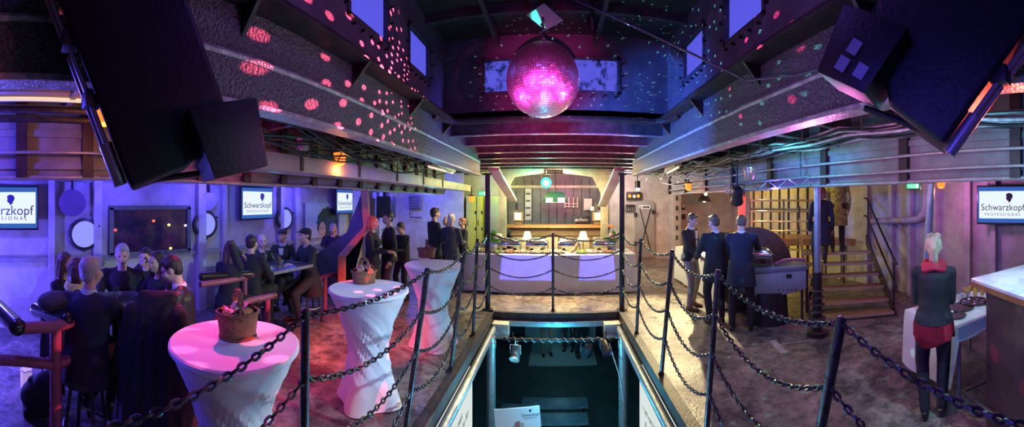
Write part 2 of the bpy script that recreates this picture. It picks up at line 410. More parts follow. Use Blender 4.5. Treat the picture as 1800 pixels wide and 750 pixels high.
# =====================================================================  THE PIT and the deck under it
b = MB()
for s in (-1, 1):
    b.bx(s*1.105, s*1.21, -1.2, 6.1, 0, .018); b.bx(s*1.09, s*1.118, -1.2, 6.02, -.13, .03)
b.bx(-1.21, 1.21, 5.995, 6.11, 0, .018); b.bx(-1.1, 1.1, 5.985, 6.0, -.08, .03)
PF = struct(b.build('trim_3', M_dark, bevel=.004, seg=1))
b = MB()
for s in (-1, 1): b.tube([(s*1.04, -1.2, -.17), (s*1.04, 5.9, -.17)], .055, 10)
b.bx(-1.0, 1.0, 5.9, 5.98, -.175, -.09)
struct(b.build('trim_4', M_galv))
for s in (-1, 1):
    b = MB().bx(s*.8, s*1.08, 5.72, 5.97, -.34, -.09); struct(b.build('trim_%d' % (6+s), mat('white_box_steel_%d' % s, (.6, .6, .52), .5), bevel=.02))
b = MB().bx(-4.2, 4.2, -2, 11.5, -2.6, -2.45); struct(b.build('floor_lower', M_low))
b = MB(); b.bx(-4.3, -4.2, -2, 11.5, -2.6, -.15); b.bx(4.2, 4.3, -2, 11.5, -2.6, -.15); b.bx(-4.3, 4.3, 11.5, 11.6, -2.6, -.1); b.bx(-4.3, 4.3, -2.2, -2.1, -2.6, -.15)
struct(b.build('wall_lower', M_low))
for x, y in ((-1.02, 5.31), (1.04, 5.3)):
    b = MB().cyl((x, y, -2.45), (x, y, -.15), .078, n=20); b.cyl((x, y, -2.45), (x, y, -2.42), .15, n=16); b.cyl((x, y, -.3), (x, y, -.22), .09, n=16)
    o = b.build('support_column', M_galv); o['kind'] = 'structure'

# the two big columns at the far corners of the pit
for x in (-1.235, 1.18):
    y = 6.17
    b = MB().cyl((x, y, 0), (x, y, 2.47), .048, n=20); b.cyl((x, y, 0), (x, y, .015), .1, n=16); b.cyl((x, y, 2.44), (x, y, 2.47), .09, n=16)
    o = b.build('column', M_black); o['kind'] = 'structure'
# knee braces running down from the girder ends
for s, p0, p1 in ((-1, (-1.15, 6.3, 2.56), (-1.12, 8.9, 2.0)), (1, (1.16, 6.3, 2.56), (1.14, 8.6, 1.86))):
    b = MB().bar(p0, p1, .2, .07, V((0, 0, 1))); o = b.build('knee_brace', M_bulk, bevel=.008); o['kind'] = 'structure'
# =====================================================================  PEOPLE
def remesh(mb, vox, name, mats, parent, smooth=3, M=None):
    """union of the overlapping volumes in mb as one continuous skin"""
    me = mb.mesh('source_shape'); o = bpy.data.objects.new('source_shape', me); COL.objects.link(o)
    r = o.modifiers.new('r', 'REMESH'); r.mode = 'VOXEL'; r.voxel_size = vox; r.use_smooth_shade = True
    if smooth: s = o.modifiers.new('s', 'SMOOTH'); s.iterations = smooth; s.factor = .5
    dg = bpy.context.evaluated_depsgraph_get(); dg.update()
    m2 = bpy.data.meshes.new_from_object(o.evaluated_get(dg)); m2.name = name
    bpy.data.objects.remove(o); bpy.data.meshes.remove(me)
    m2.materials.clear()
    for q in (mats if isinstance(mats, (list, tuple)) else [mats]): m2.materials.append(q)
    m2.polygons.foreach_set('use_smooth', [True]*len(m2.polygons))
    ob = bpy.data.objects.new(name, m2); COL.objects.link(ob)
    if parent is not None: ob.parent = parent
    return ob
def ik(a, b, l1, l2, pole):
    a, b = V(a), V(b); d = b-a; L = d.length; L2 = min(L, (l1+l2)*.998)
    d = d.normalized(); b = a+d*L2
    x = (l1*l1-l2*l2+L2*L2)/(2*L2); h = math.sqrt(max(0, l1*l1-x*x))
    p = V(pole); p = p-d*p.dot(d); p = p.normalized() if p.length > 1e-5 else V((0, 0, 1))
    return a+d*x+p*h, b
SKIN = mat('skin', (.62, .38, .29), .5, 0, (.68, .43, .34), 12, spec=.4)
EYEM = mat('eye_dark', (.03, .02, .02), .2); LIPM = mat('lips', (.42, .15, .14), .45)
C_ = {
 'black': mat('black_cloth', (.014, .014, .018), .8, 0, (.024, .024, .03), 30, .2, 90),
 'navy': mat('navy_cloth', (.010, .012, .03), .8, 0, (.016, .018, .042), 30, .2, 90),
 'char': mat('charcoal_cloth', (.05, .05, .055), .8, 0, (.075, .075, .08), 30, .2, 90),
 'leather': mat('black_leather', (.014, .013, .016), .35, 0, (.02, .02, .022), 20, .3, 40),
 'white': mat('white_cloth', (.72, .72, .74), .75), 'grey': mat('grey_trousers', (.27, .26, .25), .8, 0, (.33, .32, .3), 30, .2, 60),
 'jeans': mat('dark_jeans', (.05, .06, .09), .8, 0, (.08, .09, .13), 20, .2, 60), 'red': mat('red_cloth', (.5, .02, .05), .7, 0, (.42, .015, .04), 20, .2, 60),
 'olive': mat('mottled_green_cloth', (.16, .17, .04), .85, 0, (.42, .42, .14), 22, .3, 60, ramp=(.42, .58)), 'yellow': mat('yellow_cloth', (.75, .75, .2), .7),
 'brownred': mat('dark_red_cloth', (.2, .03, .03), .8), 'shoe': mat('dark_shoe', (.02, .018, .018), .35), 'tan': mat('brown_shoe', (.12, .06, .03), .4),
 'print': mat('gold_print', (.62, .45, .22), .6),
}
H_ = {'dark': mat('dark_hair', (.02, .014, .012), .45, 0, (.05, .03, .025), 18, .6, 60, stretch=(1, 1, .2)), 'brown': mat('brown_hair', (.09, .05, .03), .45, 0, (.15, .085, .05), 18, .6, 60, stretch=(1, 1, .2)),
      'grey': mat('grey_hair', (.35, .34, .35), .5, 0, (.5, .49, .5), 18, .6, 60, stretch=(1, 1, .2)), 'blonde': mat('blonde_hair', (.72, .6, .42), .45, 0, (.5, .38, .22), 14, .6, 60, stretch=(1, 1, .2)),
      'ginger': mat('ginger_hair', (.35, .14, .06), .45, 0, (.22, .08, .04), 18, .6, 60, stretch=(1, 1, .2)), 'white': mat('white_hair', (.75, .72, .68), .5, 0, (.6, .55, .5), 16, .6, 60, stretch=(1, 1, .2))}
M_spec = mat('spectacle_frame', (.01, .01, .012), .3)
def hand(mb, w, d, n, side, S, curl=.5):
    """palm, four unequal bent fingers, and a thumb from the side of the palm; n = way the palm faces"""
    d = d.normalized(); n = (n-d*n.dot(d)).normalized(); l = d.cross(n)*side     # l: towards the little finger
    R = Matrix((l, d, n)).transposed()
    mb.ell(w+d*.05*S, (.04*S, .056*S, .017*S), R, 12, 8)
    for k, (ln, off) in enumerate(((.072, -.031), (.082, -.0105), (.077, .0105), (.058, .03))):
        p = w+d*(.092-.004*abs(k-1))*S+l*off*S; q = d+l*off*2.0; q.normalize(); a = curl
        for seg, r0, r1 in ((.45, .0092, .0088), (.32, .0088, .008), (.25, .008, .0068)):
            q2 = (q*math.cos(a*.8)+n*math.sin(a*.8)).normalized(); e = p+q2*ln*seg*S; mb.cap(p, e, r0*S, r1*S, 8); p = e; q = q2
    p = w+d*.03*S-l*.036*S; q = (d*.75-l*.6+n*.25).normalized()
    for ln, r0, r1 in ((.036, .0125, .0105), (.03, .0105, .0085)):
        e = p+q*ln*S; mb.cap(p, e, r0*S, r1*S, 8); p = e; q = (q+d*.35+n*.35*curl).normalized()
def person(label, loc, face, height=1.75, hip=None, lean=0.0, side=0.0, twist=0.0, hy=0.0, hp=0.0, lh=None, rh=None, feet=None, fem=False, hair=('short', 'dark'),
           top='black', legs='black', shoe='shoe', hem=-.1, skirt=None, shirt=None, scarf=None, specs=False, features=True, vox=.0125, knee=None, sleeves=1.0, curl=.55, belly=0.0, group=None, name='person', shirttail=None, apron=None, printed=None, cap=None, coat=None, lk=None):
    S = height/1.75
    fx, fy = face; rz = math.atan2(-fx, fy)
    ob = []
    hipz = (.93*S if hip is None else hip)
    P = V((0, 0, hipz))
    R = Matrix.Rotation(-lean, 3, 'X') @ Matrix.Rotation(side, 3, 'Y') @ Matrix.Rotation(twist, 3, 'Z')
    at = lambda x, y, z: P+R @ (V((x, y, z))*S)
    sw = .165 if fem else .19
    N = at(0, -.005, .50); SH = {-1: at(-sw, -.01, .445), 1: at(sw, -.01, .445)}
    Rh = Matrix.Rotation(hy, 3, 'Z') @ Matrix.Rotation(-hp, 3, 'X')
    HB = N+R @ V((0, .012, .075))*S; HC = HB+Rh @ V((0, .018, .095))*S
    # joints
    rest = {-1: at(-sw-.06, .05, -.07), 1: at(sw+.06, .05, -.07)}
    HT = {-1: V(lh) if lh else rest[-1], 1: V(rh) if rh else rest[1]}
    EL = {}; WR_ = {}
    for s in (-1, 1): EL[s], WR_[s] = ik(SH[s], HT[s], .285*S, .255*S, R @ V((s*.3, -.9, -.4)))
    HP = {s: P+Matrix.Rotation(twist*.3, 3, 'Z') @ V((s*.088*S, 0, -.01)) for s in (-1, 1)}
    if feet is None: feet = ((-.11, 0.0, 0), (.11, .03, 0)) if hip is None else ((-.12, .40, .0), (.12, .40, .0))
    AN = {}; KN = {}
    for s, f in ((-1, feet[0]), (1, feet[1])):
        f = V(f); KN[s], AN[s] = ik(HP[s], f+V((0, -.03, .085*S)), .43*S, .425*S, V((s*.25, 1, .25)) if lk is None else V(lk))
    # ---- body: one continuous surface
    b = MB()
    wd = .82 if fem else 1.0
    def torso(mb, g, z0=-.1, hipw=1.0, flare=0.0, zt=.51):
        rings = [(-.10, .135, .105, 0), (-.02, .165, .118, 0), (.08, .150*wd+.012, .108, .004), (.2, .150*wd, .105+belly, .008), (.32, .172*wd, .118+belly*.4, .008), (.40, .178*wd, .11, 0), (.455, .135*wd, .085, -.008), (.49, .075, .065, -.008), (.515, .058, .056, -.004)]
        if g > 0: hk = .168 if fem else .186; rings = [(z0, hk*hipw+flare, .132+flare*.8, -.004), (-.02, hk, .13, -.004)] + rings[2:]
        rr = []
        for z, hw, hd, y in rings:
            if z > zt: break
            rr.append((at(0, y, z), R @ V(((hw+g)*S, 0, 0)), R @ V((0, (hd+g)*S, 0))))
        mb.loft(rr, 18)
    torso(b, 0)
    if fem:
        for s in (-1, 1): b.ell(at(s*.07, .1, .31), .062*S)
    b.cap(N-R @ V((0, 0, .03))*S, HB+Rh @ V((0, .0, .03))*S, .054*S*(.9 if fem else 1), .05*S*(.9 if fem else 1), 12)
    # head
    h = lambda x, y, z: HC+Rh @ (V((x, y, z))*S)
    b.ell(h(0, -.012, .022), (.073*S, .092*S, .092*S), Rh, 18, 12); b.ell(h(0, .026, -.03), (.058*S, .066*S, .082*S), Rh, 16, 10); b.ell(h(0, .064, -.087), (.026*S, .02*S, .02*S), Rh)
    b.cap(h(0, .088, .008), h(0, .105, -.03), .0095*S, .015*S, 8); b.ell(h(0, .082, .026), (.05*S, .014*S, .012*S), Rh); b.ell(h(0, .086, -.06), (.026*S, .012*S, .013*S), Rh)
    for s in (-1, 1):
        b.ell(h(s*.045, .06, -.03), (.022*S, .024*S, .025*S), Rh); b.ell(h(s*.076, -.008, -.008), (.01*S, .02*S, .032*S), Rh)
    for s in (-1, 1):
        b.ell(SH[s]-R @ V((s*.01, 0, .01))*S, .052*S*(.85 if fem else 1)); b.cap(at(s*.04, -.015, .47), SH[s], .034*S, .042*S*(.85 if fem else 1)); b.cap(SH[s], EL[s], .05*S*(.85 if fem else 1), .042*S*(.85 if fem else 1)); b.cap(EL[s], WR_[s], .042*S*(.85 if fem else 1), .027*S)
        d = WR_[s]-EL[s]; dn = d.normalized(); n = V((-s*.9, .1, -.1)) if abs(dn.z) > .75 else V((-s*.35, 0, -1))
        if dn.z > .55: n = V((-s*.4, -.2, .5))
        hand(b, WR_[s], d, n, s, S, curl)
        b.ell(HP[s]+V((0, -.02, .02)), (.084 if fem else .098)*S); b.cap(HP[s], KN[s], (.076 if fem else .086)*S, .058*S, 12); b.cap(KN[s], AN[s], .058*S, .036*S, 12); b.cap(AN[s], AN[s]+V((0, .10*S, -.045*S)), .036*S, .028*S)
    root = remesh(b, vox, name, SKIN, None)
    root.location = loc; root.rotation_euler = (0, 0, rz)
    tag(root, label, 'person', group)
    def part(mb, nm, m, v=vox*1.25, sm=4): return remesh(mb, v, nm, m, root, sm)
    # ---- clothing
    if top:
        j = MB(); torso(j, .016, hem, 1.03, .008 if hem > -.2 else .022, .495)
        for s in (-1, 1):
            j.ell(SH[s]-R @ V((s*.008, 0, .008))*S, .062*S*(.88 if fem else 1)); j.cap(at(s*.05, -.015, .475), SH[s], .04*S, .052*S*(.88 if fem else 1)); j.cap(SH[s], EL[s], .062*S*(.86 if fem else 1), .054*S*(.86 if fem else 1)); j.cap(EL[s], lerp(EL[s], WR_[s], .93*sleeves), .054*S*(.86 if fem else 1), .04*S)
        j.cap(at(-.045, -.022, .485), at(.045, -.022, .485), .045*S)
        if fem:
            for s in (-1, 1): j.ell(at(s*.07, .1, .31), .072*S)
        part(j, 'coat' if coat else 'jacket', C_[top])
    if shirt:
        c = MB(); c.lathe([(.062*S, 0), (.068*S, .03*S), (.06*S, .055*S), (.052*S, .055*S), (.052*S, 0)], (0, 0, 0), 16); M = (R.to_4x4()); M.translation = N-R @ V((0, 0, .02))*S; c.xf(M)
        i0 = len(c.v); c.prism([V((-.045, .0, .47))*S, V((.045, .0, .47))*S, V((.012, .0, .18))*S, V((-.012, .0, .18))*S], (0, .01, 0)); M2 = R.to_4x4(); M2.translation = P+R @ V((0, .128+belly, 0))*S; c.xf(M2, i0)
        c.build('shirt', C_[shirt], root, world=False)
    if legs:
        t = MB(); t.loft([(P+V((0, 0, -.1*S)), V((.14*S, 0, 0)), V((0, .12*S, 0))), (P+V((0, 0, -.02*S)), V((.18*S, 0, 0)), V((0, .132*S, 0))), (at(0, .003, .08), R @ V((.168*S, 0, 0)), R @ V((0, .12*S, 0)))], 16)
        for s in (-1, 1):
            t.ell(HP[s]+V((0, -.02, .01)), (.098 if fem else .112)*S); t.cap(HP[s], KN[s], (.09 if fem else .1)*S, .07*S, 12); t.cap(KN[s], lerp(KN[s], AN[s], .97), .07*S, .053*S, 12)
        part(t, 'trousers', C_[legs])
    if skirt:
        k = MB(); z1 = skirt[1]; k.loft([(at(0, 0, .1), V((.15*S, 0, 0)), V((0, .115*S, 0))), (at(0, 0, -.03), V((.19*S, 0, 0)), V((0, .145*S, 0))), (at(0, .01, z1), V((.19*S, 0, 0)), V((0, .15*S, 0)))], 20); part(k, 'skirt', C_[skirt[0]])
    if shirttail:
        k = MB(); k.loft([(at(0, 0, .06), V((.150*S, 0, 0)), V((0, .12*S, 0))), (at(0, 0, -.03), V((.196*S, 0, 0)), V((0, .15*S, 0))), (at(0, -.005, -.13), V((.198*S, 0, .015)), V((0, .155*S, 0))), (at(.025, -.02, -.21), V((.15*S, 0, .05*S)), V((0, .145*S, 0)))], 20)
        for a_ in range(7): k.cap(at(.17*math.cos(a_*.9), .13*math.sin(a_*.9), -.02), at(.19*math.cos(a_*.9+.1), .145*math.sin(a_*.9+.1), -.17), .012*S, .022*S); part(k, 'shirt_tail', C_[shirttail])
    if scarf:
        k = MB(); pts = [N+R @ (V((.082*math.cos(a), .078*math.sin(a), .015+.012*math.sin(3*a)))*S) for a in [2*PI*i/14 for i in range(14)]]
        for p, q in zip(pts, pts[1:]+pts[:1]): k.cap(p, q, .036*S)
        for p, q in zip(pts, pts[1:]+pts[:1]): k.cap(p+V((0, 0, -.04*S))+(p-N)*.25, q+V((0, 0, -.04*S))+(q-N)*.25, .03*S)
        part(k, 'scarf', C_[scarf], .011)
    for s in (-1, 1):
        k = MB(); a = AN[s]; z0 = a.z-.085*S
        k.loft([(V((a.x, a.y-.055*S, z0+.04*S)), V((.026*S, 0, 0)), V((0, 0, .036*S))), (V((a.x, a.y-.02*S, z0+.05*S)), V((.036*S, 0, 0)), V((0, 0, .052*S))), (V((a.x, a.y+.05*S, z0+.046*S)), V((.042*S, 0, 0)), V((0, 0, .046*S))), (V((a.x+s*.006, a.y+.12*S, z0+.034*S)), V((.047*S, 0, 0)), V((0, 0, .033*S))), (V((a.x+s*.006, a.y+.18*S, z0+.026*S)), V((.038*S, 0, 0)), V((0, 0, .024*S))), (V((a.x+s*.004, a.y+.205*S, z0+.022*S)), V((.018*S, 0, 0)), V((0, 0, .014*S)))], 14)
        k.build('shoe', C_[shoe], root, world=False)
    if features:
        for s in (-1, 1):
            MB().ell(h(s*.03, .086, .006), (.012*S, .006*S, .0065*S), Rh, 10, 6).build('eye', EYEM, root, world=False)
        MB().ell(h(0, .097, -.061), (.024*S, .006*S, .006*S), Rh, 10, 6).build('mouth', LIPM, root, world=False)
    if specs:
        k = MB()
        for s in (-1, 1):
            k.tube([h(s*.033+.024*math.cos(a), .104, .006+.019*math.sin(a)) for a in [2*PI*i/12 for i in range(12)]], .0028*S, 5, closed=True); k.tube([h(s*.057, .104, .01), h(s*.08, .0, .012)], .0028*S, 5)
        k.tube([h(-.01, .108, .01), h(.01, .108, .01)], .0028*S, 5); k.build('spectacles', M_spec, root, world=False)
    # ---- hair
    if hair:
        kind, hc = hair; k = MB()
        if kind != 'bald':
            k.ell(h(0, -.022, .036), (.081*S, .094*S, .092*S), Rh, 18, 12)
        if kind == 'short':
            k.ell(h(0, -.05, -.02), (.07*S, .055*S, .06*S), Rh); k.ell(h(0, .05, .085), (.055*S, .035*S, .03*S), Rh)
        elif kind in ('long', 'bob'):
            ln = -.30 if kind == 'long' else -.12
            for x, y in ((-.07, -.01), (-.06, -.055), (-.025, -.085), (.025, -.085), (.06, -.055), (.07, -.01)):
                k.cap(h(x, y, .03), h(x*1.25, y-.01, ln*.5), .03*S, .034*S); k.cap(h(x*1.25, y-.01, ln*.5), h(x*1.2, y-.015+(.03 if abs(x) > .06 else 0), ln), .034*S, .02*S)
        elif kind == 'bun':
            k.ell(h(0, -.06, -.02), (.068*S, .05*S, .06*S), Rh); k.ell(h(0, -.10, .06), (.045*S, .04*S, .045*S), Rh)
        elif kind == 'pony':
            k.ell(h(0, -.06, -.02), (.066*S, .05*S, .06*S), Rh)
            k.cap(h(0, -.1, .06), h(0, -.125, .0), .026*S, .036*S); k.cap(h(0, -.125, .0), h(.006, -.115, -.1), .036*S, .034*S); k.cap(h(.006, -.115, -.1), h(.01, -.1, -.17), .034*S, .012*S)
            for a in range(9): k.ell(h(.05*math.cos(a*.7), -.03+.04*math.sin(a*1.3), .115+.01*math.sin(a*2.2)), .022*S)
        elif kind == 'big':
            k.ell(h(0, -.04, .03), (.12*S, .115*S, .12*S), Rh)
        if kind == 'bald':
            k.ell(h(0, -.055, -.015), (.071*S, .055*S, .045*S), Rh)
        o = part(k, 'hair', H_[hc], .011, 2)
    if cap:
        k = MB(); k.ell(h(0, -.015, .062), (.088*S, .102*S, .065*S), Rh, 18, 10); k.prism([h(-.06, .07, .06), h(-.04, .14, .05), (h(.04, .14, .05)), h(.06, .07, .06)], Rh @ V((0, 0, .012))); part(k, 'cap', C_[cap], .01, 2)
    if printed:
        k = MB(); 
        for a in range(9):
            k.ell(at(.05*math.cos(a*2.4)*(.4+.08*a), printed*.135, .31+.05*math.sin(a*2.4)*(.4+.1*a)), (.018*S, .008*S, .02*S), R)
        k.build('chest_print', C_['print'], root, world=False)
    return root
# =====================================================================  THE CROWD
def look(a, b): 
    d = V(b)-V(a); return (d.x, d.y)
FT = ((-.11, .3, .2), (.11, .3, .2))
TC1 = onz(205, 530, .98); TC2 = V((-4.0, 3.72, 0)); TC3 = V((-4.55, 6.0, 0))
def sit(px, r, label, target, stool_label, headtop=1.50, **k):
    """someone on a bar stool; r = ground distance; faces the point target"""
    p = pol(px, r); f = look(p, target); ht = k.pop('height', 1.72); S = ht/1.75
    hip = headtop-.80*S-.02
    d = dict(hip=hip, height=ht, feet=FT, lean=.12, lh=(-.2, .40, hip+.25), rh=(.2, .40, hip+.25))
    d.update(k)
    STOOLS.append((p, hip-.10, stool_label, math.atan2(-f[0], f[1])))
    return person(label, p, f, **d)
STOOLS = []
sit(104, 3.68, 'seated woman with long hair half hidden behind the woman in glasses', TC1, 'stool under the woman with long hair', fem=True, hair=('long', 'brown'), height=1.64, headtop=1.46)
sit(124, 3.25, 'seated woman in glasses and a pale yellow scarf at the nearest booth', TC1, 'stool under the woman with the yellow scarf', fem=True, hair=('bob', 'brown'), height=1.62, specs=True, scarf='yellow', headtop=1.46, hy=-.3)
sit(151, 2.72, 'seated grey haired man in a dark suit with his back turned, nearest booth', TC1, 'stool under the grey haired man in the dark suit', hair=('short', 'grey'), height=1.8, headtop=1.55, shirt='white', top='navy', hem=-.16, rh=(.3, .42, 1.0), hy=-.35)
sit(216, 4.0, 'smiling grey haired man in black sweater facing the camera at the nearest booth', TC1, 'stool under the smiling grey haired man', hair=('short', 'grey'), height=1.76, headtop=1.52, hy=.1, hp=.15)
sit(259, 4.4, 'person in black pressing a hand against the mouth', TC1, 'stool under the person covering the mouth', hair=('short', 'dark'), height=1.66, headtop=1.42, rh=(-.02, .19, 1.24), fem=True)
sit(286, 3.75, 'seated woman with dark wavy hair looking across the nearest booth table', TC1, 'stool under the woman with dark wavy hair', fem=True, hair=('long', 'dark'), height=1.66, headtop=1.46)
sit(326, 3.2, 'man in glasses and black leather jacket with white shirt, looking down', TC1, 'stool under the man in the leather jacket', hair=('short', 'dark'), height=1.78, headtop=1.50, specs=True, top='leather', shirt='white', hp=.4, feet=((-.2, .28, .0), (.15, .3, .0)))
sit(401, 4.35, 'woman with long brown hair holding a hand to her face at the second booth', TC2, 'stool under the woman hiding her face', fem=True, hair=('long', 'brown'), height=1.66, headtop=1.50, rh=(.07, .2, 1.28))
sit(437, 4.85, 'man in black with his back half turned at the second booth', TC2, 'stool under the man with his back half turned', hair=('short', 'dark'), height=1.78, headtop=1.53)
sit(457, 5.85, 'bald man in a black leather jacket facing the camera', TC2, 'stool under the bald man', hair=('bald', 'grey'), height=1.78, headtop=1.46, top='leather', hy=-.2)
sit(498, 6.3, 'woman in a dark hat and open jacket below the third porthole', TC2, 'stool under the woman in the dark hat', hair=('short', 'dark'), cap='black', height=1.72, headtop=1.50, shirt='white', fem=True)
sit(545, 5.75, 'man in a dark peaked cap and long coat turned toward the second booth', TC2, 'stool under the man in the peaked cap', hair=('short', 'dark'), cap='black', height=1.8, headtop=1.56, hem=-.3, coat=True, feet=((-.2, .3, 0), (.1, .25, 0)))
sit(586, 8.0, 'older grey haired man in a blue jacket seated before the portrait poster', TC3, 'stool under the older man by the poster', hair=('short', 'grey'), height=1.76, headtop=1.5, top='navy')
def stand(px, r, label, face, **k): return person(label, pol(px, r), face, **k)
stand(654, 6.15, 'standing woman with reddish bob and black coat talking to a man', (.9, .25), fem=True, hair=('bob', 'ginger'), height=1.74, hem=-.35, coat=True, lh=(-.1, .3, 1.05), rh=(.12, .3, 1.1))
stand(684, 6.55, 'standing young man in a black jumper with a gold print on the chest', (-.75, -.65), hair=('short', 'dark'), height=1.80, legs='jeans', printed=1, hy=.2)
stand(707, 7.0, 'woman with dark hair looking down at her hands against the bulkhead', (-.35, -.9), fem=True, hair=('bun', 'dark'), height=1.58, hp=.4, lh=(-.06, .26, 1.0), rh=(.08, .26, 1.0), shirt='white', skirt=('black', .5))
stand(763, 7.55, 'tall dark haired man in black seen from behind at the end of the buffet', (.7, .7), hair=('short', 'dark'), height=1.86, lh=(-.12, .32, 1.15), rh=(.15, .32, 1.12), hem=-.2)
stand(786, 8.1, 'person with a pale headband facing the tall man in black', (-.5, -.85), fem=True, hair=('bob', 'white'), height=1.66, lh=(-.1, .3, 1.1), rh=(.1, .3, 1.1))
stand(793, 7.25, 'person with short white hair in a charcoal jacket seen from behind', (.1, 1), fem=True, hair=('bun', 'white'), height=1.74, top='char', legs='char', lh=(-.2, .3, 1.05), rh=(.16, .3, 1.1))
stand(814, 8.35, 'short ginger haired person in black holding a glass near the lockers', (-.8, -.5), hair=('short', 'ginger'), height=1.60, lh=(-.1, .28, 1.12), rh=(.1, .25, 1.1))
# starboard side
stand(1213, 6.43, 'waiter in black jumper and grey trousers holding a plate, facing the two suited men', (.62, -.78), hair=('short', 'brown'), height=1.78, legs='grey', shoe='tan', shirt='white', hy=.0, hp=.3, lh=(-.02, .33, 1.08), rh=(.16, .3, .98), hem=-.06, vox=.010, feet=((-.12, .02, 0), (.15, .1, 0)))
stand(1258, 5.62, 'dark haired man in black suit at the side buffet, turned toward the waiter', (.1, 1), hair=('short', 'brown'), height=1.78, top='black', shirt='white', hem=-.26, lh=(-.24, .34, 1.02), rh=(.2, .38, .98), hy=.45, hp=.2, vox=.010)
stand(1303, 5.3, 'man in a navy suit bending over the side buffet', (.55, .85), hair=('short', 'brown'), height=1.80, top='navy', shirt='white', lean=.14, hem=-.28, lh=(-.18, .45, 1.0), rh=(.3, .5, 1.05), hp=.45, vox=.010, feet=((-.14, 0, 0), (.14, .02, 0)))
# =====================================================================  CHAIN RAILING ROUND THE PIT
M_post = mat('post_steel', (.05, .05, .055), .3, .7, (.1, .1, .11), 12, .08, 30, rvar=.12)
M_chain = mat('chain_steel', (.035, .036, .04), .32, .6, (.06, .06, .065), 20)
ROWS = (1.385, 1.065, .75, .43)
POSTS = {}
def post(key, base, top, label):
    base = V((*base, 0)); top = V((*top, 1.41))
    o = thing('railing_post', label, 'railing post', base, 0, 'steel posts of the chain railing')
    d = (top-base).normalized()
    pr = .0275 if key == 'i' else .0235
    b = MB().cyl(base+d*.012, top, pr, n=18); b.ell(top, (.0235, .0235, .01), None, 14, 6); b.build('pole', M_post, o)
    MB().lathe([(.06, 0), (.06, .008), (.032, .02), (.03, .05), (.0, .05)], base, 16).build('foot_flange', M_dark, o)
    P = [lerp(base, top, z/1.41) for z in ROWS]
    for p in P:
        MB().tube([p+V((0, .034*math.cos(a), .016*math.sin(a)-.002)) for a in [2*PI*i/12 for i in range(12)]], .005, 6, closed=True).build('eyelet', M_chain, o)
    POSTS[key] = P; return o
post('a', (-1.16, -.95), (-1.16, -.95), 'steel railing post behind the near end of the pit, beside the basket table side')
post('b', (-1.16, 1.30), (-1.15, 1.30), 'upright steel railing post between the nearest and middle basket tables')
post('c', (-1.20, 2.55), (-1.02, 2.62), 'leaning steel railing post in front of the middle basket table')
post('d', (-1.20, 3.81), (-1.05, 3.88), 'leaning steel railing post in front of the farthest basket table')
post('e', (-1.20, 4.91), (-1.14, 4.92), 'short looking railing post next to the pit column on the basket table side')
post('m', (-.06, 6.17), (-.06, 6.17), 'thin railing post at the middle of the far pit edge before the buffet')
post('f', (1.17, 4.97), (1.23, 4.95), 'railing post next to the pit column on the aisle side')
post('g', (1.16, 3.72), (1.27, 3.66), 'leaning railing post on the aisle side, second from the pit column')
post('h', (1.15, 2.51), (1.232, 2.45), 'leaning railing post standing in line with the two dark suited men')
post('i', (1.155, 1.42), (1.19, 1.105), 'nearest leaning railing post on the aisle side, in front of the stairs')
post('j', (1.16, -.95), (1.16, -.95), 'steel railing post behind the near end of the pit, beside the marble bar')
POSTS['k'] = [V((-1.235+.05, 6.17, z)) for z in ROWS]; POSTS['l'] = [V((1.18-.05, 6.17, z)) for z in ROWS]
POSTS['k2'] = [V((-1.235, 6.12, z)) for z in ROWS]; POSTS['l2'] = [V((1.18, 6.12, z)) for z in ROWS]
def link_verts(wire=.0074, L=.055, W=.038):
    hl = L/2-W/2; r = W/2-wire; path = []
    for i in range(5): a = -PI/2+PI*i/4; path.append(V((hl+r*math.cos(a), r*math.sin(a), 0)))
    for i in range(5): a = PI/2+PI*i/4; path.append(V((-hl+r*math.cos(a), r*math.sin(a), 0)))
    b = MB(); b.tube(path, wire, 6, closed=True); return b
LK = link_verts()
def chain(p0, p1, sag, label, group):
    p0, p1 = V(p0), V(p1); pitch = .0400
    f = lambda t: lerp(p0, p1, t)-V((0, 0, sag*4*t*(1-t)))
    N = 400; P = [f(i/N) for i in range(N+1)]; S = [0]
    for a, b in zip(P, P[1:]): S.append(S[-1]+(b-a).length)
    n = max(3, round(S[-1]/pitch)); mb = MB(); j = 0
    for k in range(n):
        s = S[-1]*(k+.5)/n
        while S[j+1] < s: j += 1
        p = lerp(P[j], P[j+1], (s-S[j])/(S[j+1]-S[j])); d = (P[j+1]-P[j]).normalized()
        a, u, d = frame(d); tw = (PI/2 if k % 2 else 0)+PI/4+random.uniform(-.22, .22)
        y = a*math.cos(tw)+u*math.sin(tw); z = d.cross(y)
        M = basis(d, y, z, p); b0 = len(mb.v); mb.add(LK.v, LK.f)
        for i in range(b0, len(mb.v)): mb.v[i] = M @ mb.v[i]
    return tag(mb.build('chain', M_chain, recalc=False), label, 'chain', group)
LV = ('topmost', 'second from top', 'third from top', 'lowest')
